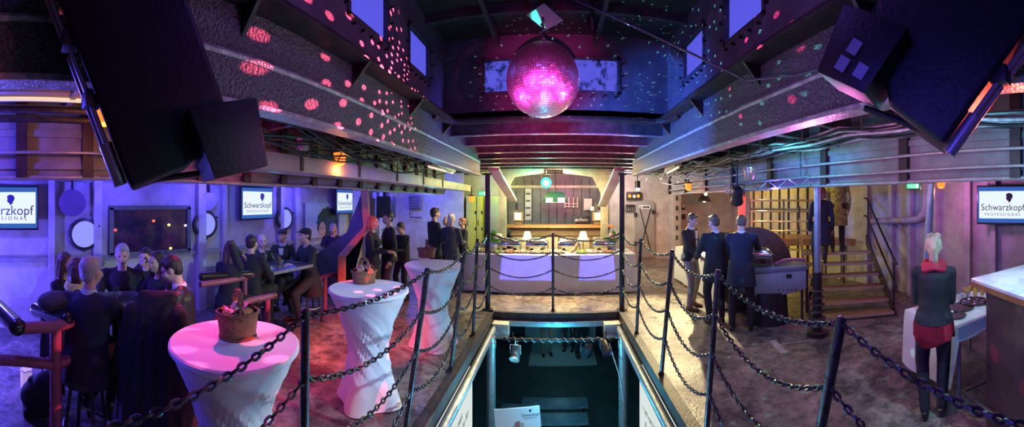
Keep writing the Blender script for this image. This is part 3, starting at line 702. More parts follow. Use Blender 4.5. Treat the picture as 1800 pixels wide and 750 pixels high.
SPANS = [('a', 'b', (.22, .26, .26, .26), 'from the upright post to the near pit end, table side'),
         ('b', 'c', (.05, .12, .15, .16), 'between the upright post and the next, table side'),
         ('c', 'd', (.07, .13, .15, .16), 'between posts before the middle and farthest tables'),
         ('d', 'e', (.09, .14, .15, .15), 'between the two farthest posts on the table side'),
         ('e', 'k2', (.12, .15, .15, .15), 'from pit column to nearest post, table side'),
         ('k', 'm', (.13, .15, .15, .14), 'across the far pit edge, on the salad half'),
         ('m', 'l', (.13, .15, .15, .14), 'across the far pit edge, on the horn half'),
         ('l2', 'f', (.12, .15, .15, .15), 'from pit column to nearest post, aisle side'),
         ('f', 'g', (.10, .15, .16, .16), 'between the two farthest posts on the aisle side'),
         ('g', 'h', (.11, .17, .18, .18), 'in front of the waiter, between leaning posts'),
         ('h', 'i', (.11, .17, .18, .18), 'between the two nearest leaning aisle posts'),
         ('i', 'j', (.22, .28, .28, .28), 'from the nearest aisle post toward the marble bar')]
for a, b, sg, txt in SPANS:
    for k in range(4):
        chain(POSTS[a][k], POSTS[b][k], sg[k], LV[k]+' black chain '+txt, 'black chains of the pit railing')

# =====================================================================  COCKTAIL TABLES WITH BASKETS
M_cov = mat('white_stretch_cover', (.78, .76, .78), .55, 0, (.72, .70, .72), 3, .05, 200, sheen=.3)
M_wick = mat('wicker', (.30, .15, .07), .5, 0, (.17, .08, .035), 25, .6, 120)
M_crust = mat('bread_crust', (.55, .28, .1), .6, 0, (.35, .15, .05), 9, .3, 30); M_flour = mat('pale_bread', (.75, .6, .42), .7, 0, (.6, .42, .25), 9, .3, 30)
M_ging = bpy.data.materials.new('checked_napkin'); M_ging.use_nodes = True
_nt = M_ging.node_tree; _tc = _nt.nodes.new('ShaderNodeTexCoord'); _ck = _nt.nodes.new('ShaderNodeTexChecker'); _ck.inputs['Scale'].default_value = 45; _ck.inputs[1].default_value = (.8, .78, .8, 1); _ck.inputs[2].default_value = (.45, .06, .08, 1)
_nt.links.new(_tc.outputs['Object'], _ck.inputs[0]); _nt.links.new(_ck.outputs[0], _nt.nodes['Principled BSDF'].inputs['Base Color'])
def cocktail(x, y, label, ph):
    o = thing('cocktail_table', label, 'table', (x, y, 0), 0, 'tall tables in stretch covers')
    R = .40
    def fold(a, r, z):
        w = math.exp(-((z-.58)/.34)**2); low = max(0, .42-z)/.42
        tw = a+ph+3.2*(z-.5)
        f = -.020*w*abs(math.sin(4*tw))-.023*w*abs(math.sin(11*tw+1.3+.5*math.sin(3*a)))**.7+.015*w
        return r*(1+.16*low*math.cos(4*(a+ph)))+f*(r/.25 if r < .25 else 1)
    prof = [(.365, 1.062)]
    for i in range(32):
        z = 1.05-1.04*i/31; t = 1-z
        r = .205+.175*max(0, (z-.5)/.55)**1.55 if z > .5 else .205+.10*((.5-z)/.5)**1.3
        prof.append((r, z))
    MB().lathe([(.0, .06)]+prof[::-1]+[(0, 1.062)] if False else prof, (0, 0, 0), 160, fn=fold).build('skirt', M_cov, o, world=False)
    MB().lathe([(.36, 1.056), (R-.012, 1.06), (R, 1.075), (R-.002, 1.096), (R-.014, 1.104), (R-.035, 1.1), (R-.06, 1.0985), (.001, 1.0985)], (0, 0, 0), 64).build('table_top', M_cov, o, world=False)
    return o
def basket(x, y, z, rz, label, ra=.145, rb=.11, h=.155, loaf=0):
    o = thing('bread_basket', label, 'basket', (x, y, z), rz, 'wicker bread baskets')
    b = MB()
    def wv(u, v):
        a = 2*PI*u; t = v; k = .86+.14*t; wob = .004*math.sin(34*a)*(1 if int(v*13) % 2 else -1)
        return V(((ra*k+wob)*math.cos(a), (rb*k+wob)*math.sin(a), h*t))
    b.grid(wv, 68, 14, closed_u=True); b.lathe([(.001, .002), (.12, .002), (.12, .012), (.001, .012)], (0, 0, 0), 24, fn=lambda a, r, zz: r*(.9+.12*abs(math.cos(a))))
    def wi(u, v): a = 2*PI*u; k = .84+.13*v; return V(((ra*k-.008)*math.cos(a), (rb*k-.008)*math.sin(a), h*v))
    b.grid(wi, 48, 4, closed_u=True); b.build('basket_body', M_wick, o, world=False)
    r_ = MB()
    for q in (0, 1): r_.tube([V(((ra+.002)*math.cos(a), (rb+.002)*math.sin(a), h+.004+.006*math.sin(12*a+PI*q))) for a in [2*PI*i/72 for i in range(72)]], .0085, 6, closed=True)
    r_.build('rim', M_wick, o, world=False)
    hd = MB()
    for q in (0, 1): hd.tube([V((.012*math.sin(7*t+PI*q), (rb+.0)*math.cos(t), h-.02+.16*math.sin(t))) for t in [PI*i/28 for i in range(29)]], .0095, 6)
    hd.build('handle', M_wick, o, world=False)
    n = MB()
    for (cx, cz, s) in ((.06, h+.01, 1), (-.03, h-.005, -1)):
        n.grid(lambda u, v: V((cx+(u-.5)*.11, (v-.5)*.13, cz+.045*math.sin(3*u+2*v)+.03*(1-abs(2*u-1))*s*.5)), 9, 9)
    n.build('napkin', M_ging, o, world=False, recalc=False)
    return o
def roll(x, y, z, rz, tilt, label, m=None, L=.075):
    b = MB().ell((0, 0, 0), (L, .036, .032), Matrix.Rotation(tilt, 3, 'Y'), 18, 10)
    o = b.build('bread_roll', m or M_crust, world=False); o.location = (x, y, z); o.rotation_euler = (0, 0, rz)
    return tag(o, label, 'bread roll', 'bread rolls in the wicker baskets')
TB = [(-1.70, 1.268, 'nearest'), (-1.77, 2.94, 'middle'), (-1.65, 4.46, 'farthest')]
for k, (x, y, w) in enumerate(TB):
    cocktail(x, y, {'nearest': 'white stretch-covered tall table with the two-lobed napkin basket, nearest the camera', 'middle': 'white twisted stretch-covered tall table, middle one of the row', 'farthest': 'white stretch-covered tall table nearest the buffet'}[w], .4+1.1*k)
bk = [onz(418, 601, 1.1), onz(640, 500, 1.1), onz(750, 454, 1.1)]
for k, w in enumerate(('nearest', 'middle', 'farthest')):
    p = bk[k]; v = V((p.x, p.y, 0)).normalized(); p = p+v*.10
    rz = math.atan2(v.y, v.x)-PI/2+(.25, .55, .05)[k]; sc = (1, 1.05, 1.05)[k]
    basket(p.x, p.y, 1.1, rz, ('round wicker bread basket with checked napkins on the nearest covered table', 'wicker bread basket with tall hooped handle on the middle covered table', 'wicker basket with handle on the covered table nearest the buffet')[k], .135*sc, .10*sc, (.15, .12, .13)[k])
    c, s = math.cos(rz), math.sin(rz)
    for q, (dx, dy) in enumerate(((-.055, -.03), (.05, -.035), (.0, .04))[:3 if k < 2 else 2]):
        roll(p.x+c*dx-s*dy, p.y+s*dx+c*dy, 1.1+(.15, .12, .13)[k]-.005+.012*q, rz+.6*q, .25*(1-q), ('golden', 'brown', 'pale floury')[q]+' bread roll in the basket on the %s covered table' % w, (M_crust, M_crust, M_flour)[q], .06)
# =====================================================================  PORT SIDE
M_scr = emi('screen_white', (.80, .9, 1.0), 1.05); M_scrb = emi('screen_blue', (.05, .16, .62), .8)
M_ink = mat('advert_ink', (.012, .015, .06), .5); M_tv = mat('tv_casing', (.02, .02, .025), .25, 0); M_txt = mat('dark_ink', (.01, .01, .015), .6)
SIL = [(-.22, -.22), (-.27, -.14), (-.24, -.1), (-.33, -.03), (-.25, .08), (-.27, .2), (-.31, .32), (-.2, .43), (-.02, .48), (.18, .45), (.32, .33), (.37, .14), (.31, -.04), (.21, -.14), (.22, -.27), (.1, -.36), (-.04, -.5), (-.05, -.36), (-.1, -.27)]
def tv(c, n, label, w=.80, h=.455):
    """flat television; c = centre of the screen, n = facing direction (horizontal)"""
    c = V(c); n = V(n).normalized(); x = V((0, 0, 1)).cross(n).normalized(); z = V((0, 0, 1))     # x: the viewer's right
    o = thing('television', label, 'television', c-n*.03-z*(h/2+.1), 0, 'wall televisions')
    R = Matrix((x, n, z)).transposed()
    MB().box(c-n*.03, (w+.09, .05, h+.2), R).build('casing', M_tv, o, bevel=.008)
    MB().box(c-n*.004, (w+.05, .006, h+.14), R).build('screen', M_scrb, o)
    p = MB().box(c+n*.001, (w, .003, h), R).build('advert', M_scr, o)
    M = basis(x, z, n, c+n*.004)
    text_mesh('Schwarzkopf', .155*w/.8, M @ Matrix.Translation((0, -.045, 0)), 'lettering', M_ink, p, .0006, sx=.93)
    text_mesh('PROFESSIONAL', .060*w/.8, M @ Matrix.Translation((0, -.16, 0)), 'lettering', M_ink, p, .0006, spacing=1.6, sx=1.0)
    MB().prism([c+n*.003+x*(a*.17+.14*w)+z*(q*.17+.115) for a, q in SIL], n*.002).build('emblem', M_ink, p)
    MB().bar(c-n*.055, c-n*.16, .06, .12).build('wall_bracket', M_black, o)
    return o
tv((-5.2, -.16, 1.865), (1, 0, 0), 'wall television in the corner above the booth rail', 1.05, .47)
tv((-5.2, 4.48, 1.93), (1, .06, 0), 'wall television next to the second round porthole')
tv((-5.2, 7.46, 1.965), (1, .1, 0), 'small looking wall television behind the bent orange frame')
tv((5.52, 1.62, 1.905), (-1, -.06, 0), 'wall television above the pink wall behind the marble bar')

M_ring = mat('porthole_ring', (.05, .045, .05), .4, .4); M_night = emi('porthole_daylight', (.30, .32, 1.0), 1.0)
M_cov2 = mat('deadlight_cover', (.16, .1, .2), .5)
def porthole(p, n, r, label, m):
    p = V(p); n = V(n); q = n.to_track_quat('Z', 'Y').to_matrix()
    o = thing('porthole', label, 'porthole', p-V((0, 0, r)), 0, 'round portholes')
    MB().lathe([(r, 0), (r+.05, 0), (r+.05, .03), (r+.02, .05), (r, .05), (r, 0)], p, 36, q).build('ring', M_ring, o)
    MB().lathe([(.001, .012), (r+.004, .012), (r+.004, .02), (.001, .02)], p, 36, q).build('glazing', m, o)
    for k in range(3):
        a = .5+2*PI*k/3; s = q @ V((math.cos(a), math.sin(a), 0)); MB().cyl(p+s*(r+.055)+n*.01, p+s*(r+.055)+n*.07, .016, n=8).build('dog_bolt', M_ring, o)
    return o
for px, py, r, t in ((148, 411, .205, 'bright porthole above the man with his back turned'), (361, 394, .2, 'bright porthole left of the woman hiding her face'), (500, 384, .2, 'bright porthole above the woman in the dark hat')):
    porthole(onX(px, py, -5.34), (1, 0, 0), r, t, M_night)
for px, py, r, t in ((366, 353, .15, 'lilac painted round deadlight plate hinged open above a porthole'), (127, 356, .2, 'dark round deadlight plate hinged open above the nearest porthole')):
    p = onX(px, py, -5.3); q = V((1, -.2, -.25)).normalized()
    o = thing('deadlight', t, 'porthole cover', p, 0, 'round porthole covers'); R = q.to_track_quat('Z', 'Y').to_matrix()
    MB().lathe([(.001, 0), (r, 0), (r+.012, .012), (r+.012, .03), (r-.03, .032), (.001, .028)], p, 32, R).build('plate', mat('lilac_plate', (.42, .36, .6), .5) if px > 300 else M_cov2, o)
    MB().bar(p+R @ V((0, r, 0)), p+R @ V((0, r+.14, -.06)), .05, .03).build('hinge', M_ring, o)
# dark window; glowing specks on its pane stand in for lights seen in the glass
p0 = onX(198, 370, -5.33); p1 = onX(330, 428, -5.33)
M_dwin = mat('dark_window_glass', (.02, .012, .03), .12, 0, (.10, .03, .05), 5, spec=.8, ramp=(.42, .75))
W = MB()
for z in (1.10, 1.86): W.bx(-5.4, -5.31, p0.y-.05, p1.y+.05, z-.035, z+.035)
for y in (p0.y-.02, p1.y+.02): W.bx(-5.4, -5.31, y-.035, y+.035, 1.10, 1.86)
W = struct(W.build('window_20', M_wfr)); MB().bx(-5.36, -5.345, p0.y, p1.y, 1.12, 1.84).build('pane', M_dwin, W)
for px, py, c in ((203, 404, (1, .1, .1)), (270, 388, (1, .15, .08)), (297, 395, (1, .85, .3)), (326, 396, (.6, .6, 1)), (300, 436, (.9, .85, .2))):
    q = onX(px, py, -5.338); b = MB().ell(q, (.008, .03, .022), None, 10, 6); b.build('pane_glint', emi('glint_spot_%d' % px, c, 1.6), W)
# portrait poster (a generic portrait)
P0 = onX(537, 357, -5.33); P1 = onX(597, 432, -5.33)
z1, z0 = 1.93, .92; y0, y1 = P0.y, P1.y+.1
o = thing('poster', 'poster portrait of a woman with big dark hair and red top', 'poster', (-5.33, (y0+y1)/2, z0))
MB().bx(-5.345, -5.335, y0, y1, z0, z1).build('paper', mat('poster_paper', (.5, .5, .56), .6), o)
def disc(c, ry, rz, x, m, nm, par, jag=0, n=40):
    b = MB().prism([(x, c[0]+ry*math.cos(a)*(1+jag*math.sin(a*17)), c[1]+rz*math.sin(a)*(1+jag*math.sin(a*13))) for a in [2*PI*i/n for i in range(n)]], (.003, 0, 0)); return b.build(nm, m, par)
ym = (y0+y1)/2; 
disc((ym+.12, 1.42), .42, .40, -5.334, mat('print_dark_hair', (.012, .03, .03), .6), 'printed_hair', o, .05, 80)
disc((ym-.1, 1.27), .13, .2, -5.331, mat('print_skin', (.6, .36, .3), .6), 'printed_face', o)
MB().prism([(-5.331, ym-.18, .93), (-5.331, ym+.36, .93), (-5.331, ym+.22, 1.12), (-5.331, ym-.04, 1.1)], (.003, 0, 0)).build('printed_top', mat('print_red', (.45, .03, .05), .6), o)
for dy in (-.16, -.05): disc((ym+dy, 1.31), .028, .012, -5.328, M_txt, 'printed_eye', o)
disc((ym-.11, 1.16), .04, .014, -5.328, mat('print_lips', (.5, .08, .1), .6), 'printed_mouth', o)

# ---- booth rails, tables, stools
M_rail = mat('rail_paint_red', (.38, .11, .17), .4, .1, (.28, .08, .12), 8, .1, 30); M_pad = mat('black_padding', (.015, .015, .018), .3, 0, coat=.3)
M_ttop = mat('dark_table_top', (.06, .06, .07), .2, 0, (.09, .09, .1), 8, coat=.4); M_seat = mat('bench_vinyl', (.03, .025, .03), .45)
def rail(label, pts_top, posts, low, pads, r=.045):
    base = V(posts[0]); o = thing('booth_rail', label, 'rail', (base.x, base.y, 0), 0, 'tubular booth rails')
    MB().tube(pts_top, r, 12).build('top_rail', M_rail, o)
    for p in posts:
        b = MB().cyl((p[0], p[1], 0), p, r, n=14); b.lathe([(r*2, 0), (r*2, .01), (r, .02)], (p[0], p[1], 0), 14); b.build('post', M_rail, o)
    if low: MB().tube(low, r*.92, 12).build('lower_rail', M_rail, o)
    for a, b_ in pads:
        m = MB(); m.cap(a, b_, r*1.5, n=14); m.build('padding', M_pad, o)
    return o
A = onr(98, 574, 2.62)
rail('red painted tube rail of the nearest booth with black padded arms', [onr(24, 578, 2.58), onr(60, 575, 2.6), A, onr(122, 566, 2.66), onr(136, 560, 2.9)], [A], [onr(-25, 630, 2.64), onr(40, 634, 2.63), onr(98, 640, 2.62), onr(140, 626, 2.72), onr(190, 612, 2.84)],
     [(onr(30, 574, 2.57), onr(-30, 515, 3.4)), (onr(118, 562, 2.68), onr(66, 543, 3.05))])
B = onr(430, 488, 4.5)
rail('black padded rail behind the woman hiding her face', [onr(352, 500, 3.9), onr(408, 492, 4.2), B, onr(446, 482, 4.8)], [B], None, [(onr(356, 486, 4.1), onr(438, 482, 4.55))], .035)
Cc = onr(572, 485, 6.0)
rail('low tube rail beside the man in the peaked cap', [onr(540, 500, 5.6), Cc, onr(625, 472, 7.2)], [Cc], None, [], .035)
o_ = onr(440, 532, 4.2)
rail('short tube rail end standing by the second booth table', [onr(383, 560, 3.55), onr(440, 528, 4.15), onr(484, 519, 4.5)], [onr(470, 522, 4.4)], None, [], .04)
def booth_table(c, pts, z, label):
    o = thing('booth_table', label, 'table', (c.x, c.y, 0), 0, 'dark booth tables')
    MB().prism([V((p.x, p.y, z-.035)) for p in pts], (0, 0, .035)).build('table_top', M_ttop, o, bevel=.006)
    e = MB(); P = [V((p.x, p.y, z-.018)) for p in pts]
    for a, b in zip(P, P[1:]+P[:1]): e.bar(a+(a-V((c.x, c.y, z-.018))).normalized()*.004, b+(b-V((c.x, c.y, z-.018))).normalized()*.004, .012, .042)
    e.build('metal_edge', M_galv, o)
    m = MB().cyl((c.x, c.y, .03), (c.x, c.y, z-.035), .045, n=16); m.build('pedestal', M_black, o)
    MB().lathe([(.28, 0), (.28, .02), (.06, .05), (.045, .06)], (c.x, c.y, 0), 28).build('foot', M_black, o)
    return o
c1 = onz(205, 530, .98); booth_table(c1, [c1+V((.42*math.cos(a), .42*math.sin(a), 0)) for a in [2*PI*i/6+.35 for i in range(6)]], .98, 'dark six-sided booth table with bright metal edge, in the nearest booth')
c2 = V((-4.0, 3.72, 0)); booth_table(c2, [c2+V((x, y, 0)) for x, y in ((-.5, -.42), (.5, -.42), (.5, .42), (-.5, .42))], .98, 'booth table carrying two beer glasses, in the second booth')
c3 = V((-4.55, 6.0, 0)); booth_table(c3, [c3+V((x, y, 0)) for x, y in ((-.4, -.4), (.4, -.4), (.4, .4), (-.4, .4))], .98, 'booth table behind the web of the bent orange frame')
def stool(x, y, label, rz=0.0, h=.68, first=[]):
    if first:
        o = copy_tree(first[0], None, label); o.location = (x, y, 0); o.rotation_euler = (0, 0, rz); return o
    o = thing('bar_stool', label, 'stool', (x, y, 0), rz, 'dark bar stools in the booths')
    MB().lathe([(.001, h-.07), (.16, h-.07), (.185, h-.05), (.185, h-.02), (.17, h), (.001, h)], (0, 0, 0), 28).build('seat', M_seat, o, world=False)
    for k in range(4):
        a = PI/4+k*PI/2; c, s = math.cos(a), math.sin(a)
        MB().cyl((c*.12, s*.12, h-.06), (c*.2, s*.2, 0), .016, n=10).build('leg', M_black, o, world=False)
    MB().tube([(.175*math.cos(a), .175*math.sin(a), .25) for a in [2*PI*i/28 for i in range(28)]], .01, 8, closed=True).build('foot_ring', M_galv, o, world=False)
    first.append(o); return o
# ---- small things in the port booths
M_beer = mat('beer', (.8, .5, .05), .1, trans=.6); M_gl = glass('drinking_glass', (.95, .97, 1), .12, .10)
def drink(p, label, col=M_beer, fill=.7, h=.15, r=.034):
    o = thing('drinking_glass', label, 'glass', p, 0, 'drinking glasses')
    MB().lathe([(.001, 0), (r*.85, 0), (r, h), (r-.003, h), (r*.85-.004, .008), (.001, .008)], p, 20).build('tumbler', M_gl, o)
    if fill: MB().lathe([(.001, .009), (r*.85-.005, .009), (r-.006, h*fill), (.001, h*fill)], p, 20).build('drink', col, o)
    return o
def ont(px, z, cx, cy, dr=0):   # on a table top at the bearing px
    r = math.hypot(cx, cy)+dr; return pol(px, r, z)
drink(ont(467, .98, c2.x, c2.y, -.1), 'tall pale drink glass at the inner edge of the second booth table', mat('pale_drink', (.7, .75, .35), .1, trans=.6), .85, .2, .024)
drink(ont(491, .98, c2.x, c2.y, -.02), 'glass of yellow beer on the second booth table before the man in the peaked cap')
drink(ont(204, .98, c1.x, c1.y, .12), 'clear stemless glass by the smiling man', M_gl, 0, .12); drink(ont(236, .98, c1.x, c1.y, .1), 'clear glass before the woman with dark hair', M_gl, 0, .13)
lp = onz(46, 680, 0)
o = thing('lantern', 'glowing paper bag lantern standing on the floor by the nearest booth', 'lantern', lp)
MB().loft([(lp+V((0, 0, .0)), V((.055, 0, 0)), V((0, .055, 0))), (lp+V((0, 0, .12)), V((.06, 0, 0)), V((0, .06, 0))), (lp+V((0, 0, .19)), V((.066, 0, 0)), V((0, .062, 0)))], 12).build('paper_bag', mat('lantern_paper', (.75, .65, .75), .7, emis=((.75, .5, 1), .5)), o)
MB().tube([lp+V((.066*math.cos(a), .062*math.sin(a), .19+.008*math.sin(5*a))) for a in [2*PI*i/20 for i in range(20)]], .005, 5, closed=True).build('crimped_edge', mat('lantern_edge', (.85, .8, .9), .6), o)
# bags
bp = onz(72, 722, 0)
b = MB(); b.ell(bp+V((0, 0, .16)), (.13, .2, .16)); b.ell(bp+V((.05, .05, .3)), (.08, .13, .1)); b.cap(bp+V((.0, -.1, .3)), bp+V((0, .08, .36)), .03); b.bx(bp.x-.12, bp.x+.12, bp.y-.17, bp.y+.17, 0, .08)
tag(remesh(b, .015, 'bag', C_['black'], None), 'slumped black bag on the floor beside the red rail post', 'bag')
b = MB(); q = onr(98, 530, 2.85)
b.ell(q+V((0, 0, .0)), (.12, .16, .09)); b.ell(q+V((-.03, .02, -.08)), (.1, .13, .12)); b.cap(q+V((-.06, -.08, -.1)), q+V((-.07, -.1, -.5)), .045, .03); b.cap(q+V((.0, -.02, -.1)), q+V((-.02, -.0, -.62)), .07, .05); b.cap(q+V((.0, .1, -.05)), q+V((.0, .12, -.6)), .055, .04)
jk = remesh(b, .014, 'jacket_on_rail', C_['char'], None); tag(jk, 'dark jacket thrown over the padded arm of the nearest booth rail', 'jacket')
s_ = MB(); s_.tube([q+V((-.02, .06, -.05)), q+V((.02, .07, -.25)), q+V((-.01, .06, -.5)), q+V((.01, .05, -.62))], .012, 6); s_.build('pale_strap', C_['white'], jk)
# coat over a chair, in front of the woman with dark hair
ch = pol(284, 2.75)
o = thing('high_chair', 'high dark chair hidden under a big draped coat', 'chair', ch, .9, None)
MB().bx(-.2, .2, -.2, .2, .62, .68).build('seat', M_seat, o, world=False, bevel=.01)
MB().bx(-.2, .2, -.21, -.17, .68, 1.2).build('backrest', M_seat, o, world=False, bevel=.01)
for x in (-.17, .17):
    for y in (-.17, .17): MB().cyl((x, y, 0), (x, y, .62), .018, n=8).build('leg', M_black, o, world=False)
b = MB(); b.loft([((0, -.2, .3), (.33, 0, 0), (0, .16, 0)), ((.02, -.19, .7), (.29, 0, 0), (0, .14, 0)), ((0, -.18, 1.0), (.25, 0, 0), (0, .12, 0)), ((0, -.18, 1.16), (.19, 0, 0), (0, .10, 0)), ((.02, -.17, 1.27), (.09, 0, 0), (0, .06, 0))], 20)
for a_ in range(9): b.cap((.3*math.cos(PI+a_*.4), -.2+.15*math.sin(PI+a_*.4), .32), (.2*math.cos(PI+a_*.4), -.18+.1*math.sin(PI+a_*.4), 1.1), .035, .02)
b.cap((-.17, -.2, 1.13), (-.33, -.16, .62), .075, .055); b.cap((.17, -.2, 1.13), (.34, -.22, .55), .075, .055); b.cap((-.1, -.16, 1.24), (.12, -.17, 1.25), .05)
k = remesh(b, .016, 'coat', C_['black'], None); k.location = ch; k.rotation_euler = (0, 0, .9); tag(k, 'big dark coat draped over the back of a high chair', 'coat')
# bent frames under the curtain plates (orange and red light on them put into the paint)
for s, nm in ((-1, 'orange'), (1, 'red')):
    F_ = [onX(640, 331, -3.4), onX(645, 400, -3.4), onX(601, 450, -3.4)] if s < 0 else [onX(1305, 338, 3.4), onX(1303, 392, 3.4), onX(1330, 440, 3.4)]
    F_.append(V((F_[-1].x, F_[-1].y, 0)))
    if s > 0: F_ = [F_[0], F_[1]]; F_.append(V((3.4, F_[1].y, 0)))
    m = mat(nm+'_frame_lit_paint', (.62, .30, .16) if s < 0 else (.6, .2, .14), .5, 0, (.5, .24, .13) if s < 0 else (.5, .16, .1), 6, .15, 30)
    b = MB()
    for a, c in zip(F_, F_[1:]): b.bar(a+V((-s*.0, 0, 0)), c, .15, .03, V((0, 1, 0)) if abs((c-a).normalized().z) > .5 else V((0, 0, 1)))
    o = struct(b.build('bent_frame', m, bevel=.004, seg=1))
    if s < 0:
        web = [F_[0]+V((-.02, 0, 0)), F_[1]+V((-.02, 0, 0)), F_[2]+V((-.02, 0, 0)), F_[3]+V((-.02, 0, 0)), F_[3]+V((-.02, .7, 0)), V((-3.42, F_[1].y+.25, 1.25)), V((-3.42, F_[0].y+.2, F_[0].z))]
        MB().prism(web[:4]+[V((-3.42, F_[3].y+.05, 0)), V((-4.2, F_[2].y+.1, .9)), V((-3.9, F_[1].y+.05, 1.35)), V((-3.44, F_[0].y+.05, F_[0].z))], (-.0, .012, 0)).build('web_plate', M_dark, o)
for p, h, lb, rz in STOOLS:
    o = stool(p.x, p.y, lb, rz); o.scale.z = h/.68
# =====================================================================  STARBOARD SIDE
M_cloth = mat('white_tablecloth', (.74, .72, .70), .7, 0, (.68, .66, .64), 4, .08, 120, sheen=.2)
def cloth_table(name, corners, z, zb, label, n_pleat=9, drop=None, amp=.02, cloth_label=''):
    """a trestle table (corners anticlockwise) and, as a thing of its own, its cloth hanging to zb"""
    C = [V((p[0], p[1], 0)) for p in corners]; mid = sum(C, V())/len(C)
    o = thing(name, label, 'table', mid)
    MB().prism([p+V((0, 0, z-.035)) for p in C], (0, 0, .025)).build('table_top', M_beige, o)
    for p in C:
        q = lerp(p, mid, .12); MB().cyl(q, q+V((0, 0, z-.035)), .02, n=10).build('leg', M_galv, o)
    # outline with pleats
    P = []; N = 26
    for k, (a, b) in enumerate(zip(C, C[1:]+C[:1])):
        for i in range(N): P.append((lerp(a, b, i/N), k, i/N))
    m = len(P); g = MB()
    nrm = []
    for i in range(m):
        d = (P[(i+1) % m][0]-P[i-1][0]).normalized(); nrm.append(V((d.y, -d.x, 0)))
    L = [0]
    for i in range(m): L.append(L[-1]+(P[(i+1) % m][0]-P[i][0]).length)
    rows = [(0, .0, z), (0, .012, z-.004), (.25, .016, z-.05)]+[(.3+.7*j/6, .02+.02*j/6, None) for j in range(1, 7)]
    vs = []
    for (w, off, zz) in rows:
        for i in range(m):
            q = P[i][0]+nrm[i]*(off+amp*w*(.5+.5*math.sin(L[i]*n_pleat*2)))
            bot = zb+(0.012*math.sin(L[i]*5))
            hz = zz if zz is not None else lerp(z-.05, bot, (w-.3)/.7)
            if drop is not None and P[i][1] not in drop: hz = max(hz, z-.12)
            vs.append(V((q.x, q.y, hz)))
    k = len(rows); fs = [(j*m+i, j*m+(i+1) % m, (j+1)*m+(i+1) % m, (j+1)*m+i) for j in range(k-1) for i in range(m)]
    fs.append(tuple(range(m)))
    g.add(vs, fs); c = g.build('tablecloth', M_cloth)
    tag(c, cloth_label, 'tablecloth'); return o, c
# side buffet of the three men
cloth_table('buffet_table', [(2.95, 5.5), (4.1, 5.5), (4.1, 8.2), (2.95, 8.2)], .85, .05, 'side buffet table beside the waiter and the suited men', 9, None, .022, 'white pleated cloth hanging from the side buffet table')
M_steel = mat('polished_steel', (.6, .6, .62), .18, .95); M_dish = mat('white_china', (.75, .74, .72), .25)
M_green = mat('salad_green', (.12, .35, .04), .5, 0, (.5, .55, .08), 30, .8, 60); M_redf = mat('cut_fruit', (.55, .12, .06), .4, 0, (.7, .5, .2), 25, .8, 60); M_yel = mat('yellow_dish', (.7, .55, .12), .5, 0, (.5, .5, .1), 30, .8, 60); M_meat = mat('cold_cuts', (.5, .28, .2), .5, 0, (.75, .62, .5), 22, .8, 50)
def platter(p, label, m, r=.19, rz=0, first={}):
    o = thing('platter', label, 'platter', p, rz, 'food platters'); k = m.name
    MB().lathe([(.001, 0), (r*.6, 0), (r, .022), (r, .028), (r*.6, .008), (.001, .008)], (0, 0, 0), 32, fn=lambda a, q, z: q*(1+.25*abs(math.cos(a)))).build('dish', M_dish, o, world=False)
    f = MB(); rnd = random.Random(int(p.x*1000+p.y*77))
    for i in range(26):
        a = rnd.uniform(0, 2*PI); q = r*.85*math.sqrt(rnd.random()); f.ell((q*1.15*math.cos(a), q*math.sin(a), .025+.035*(1-q/r)*rnd.random()), (rnd.uniform(.018, .035), rnd.uniform(.015, .03), rnd.uniform(.01, .022)), Euler((rnd.random(), rnd.random(), rnd.random()*6)).to_matrix(), 7, 5)
    f = f.build('food', m, o, world=False); f['kind'] = 'stuff'
    return o
def chafing(p, rz, label, first=[]):
    if first: o = copy_tree(first[0], None, label); o.location = p; o.rotation_euler = (0, 0, rz); return o
    o = thing('chafing_dish', label, 'chafing dish', p, rz, 'steel chafing dishes')
    MB().box((0, 0, .155), (.50, .31, .07)).build('pan', M_steel, o, world=False, bevel=.015)
    MB().box((0, 0, .196), (.53, .34, .012)).build('rim', M_steel, o, world=False, bevel=.004)
    l = MB()
    def dome(u, v):
        a = PI*v; t = 2*u-1; e = (1-abs(t)**4)**.5 if abs(t) < 1 else 0
        return V((t*.255, -.155*math.cos(a), .2+.10*math.sin(a)*max(.0, e)))
    l.grid(dome, 17, 13); l.build('lid', M_steel, o, world=False)
    MB().tube([(-.09, -.165, .235), (-.09, -.2, .245), (.09, -.2, .245), (.09, -.165, .235)], .009, 8).build('handle', M_steel, o, world=False)
    for x in (-.24, .24):
        for y in (-.13, .13): MB().tube([(x, y, .15), (x*1.05, y*1.08, .07), (x*1.0, y*1.0, 0)], .009, 8).build('leg', M_steel, o, world=False)
    for x in (-.12, .12): MB().lathe([(.001, .02), (.04, .02), (.04, .06), (.001, .06)], (x, 0, 0), 16).build('burner', M_black, o, world=False)
    MB().box((0, 0, .02), (.48, .1, .008)).build('shelf', M_steel, o, world=False)
    first.append(o); return o

for k, (x, y, m, w) in enumerate(((3.2, 5.85, M_redf, 'fruit'), (3.2, 6.45, M_meat, 'cold cuts'), (3.75, 6.6, M_green, 'green salad'), (3.3, 7.1, M_yel, 'yellow food'), (3.25, 7.75, M_redf, 'red and orange food'))):
    platter(V((x, y, .855)), 'platter of %s on the side buffet, %s from the bending man' % (w, ('nearest', 'second', 'beside the dish', 'fourth', 'farthest')[k]), m, .19)
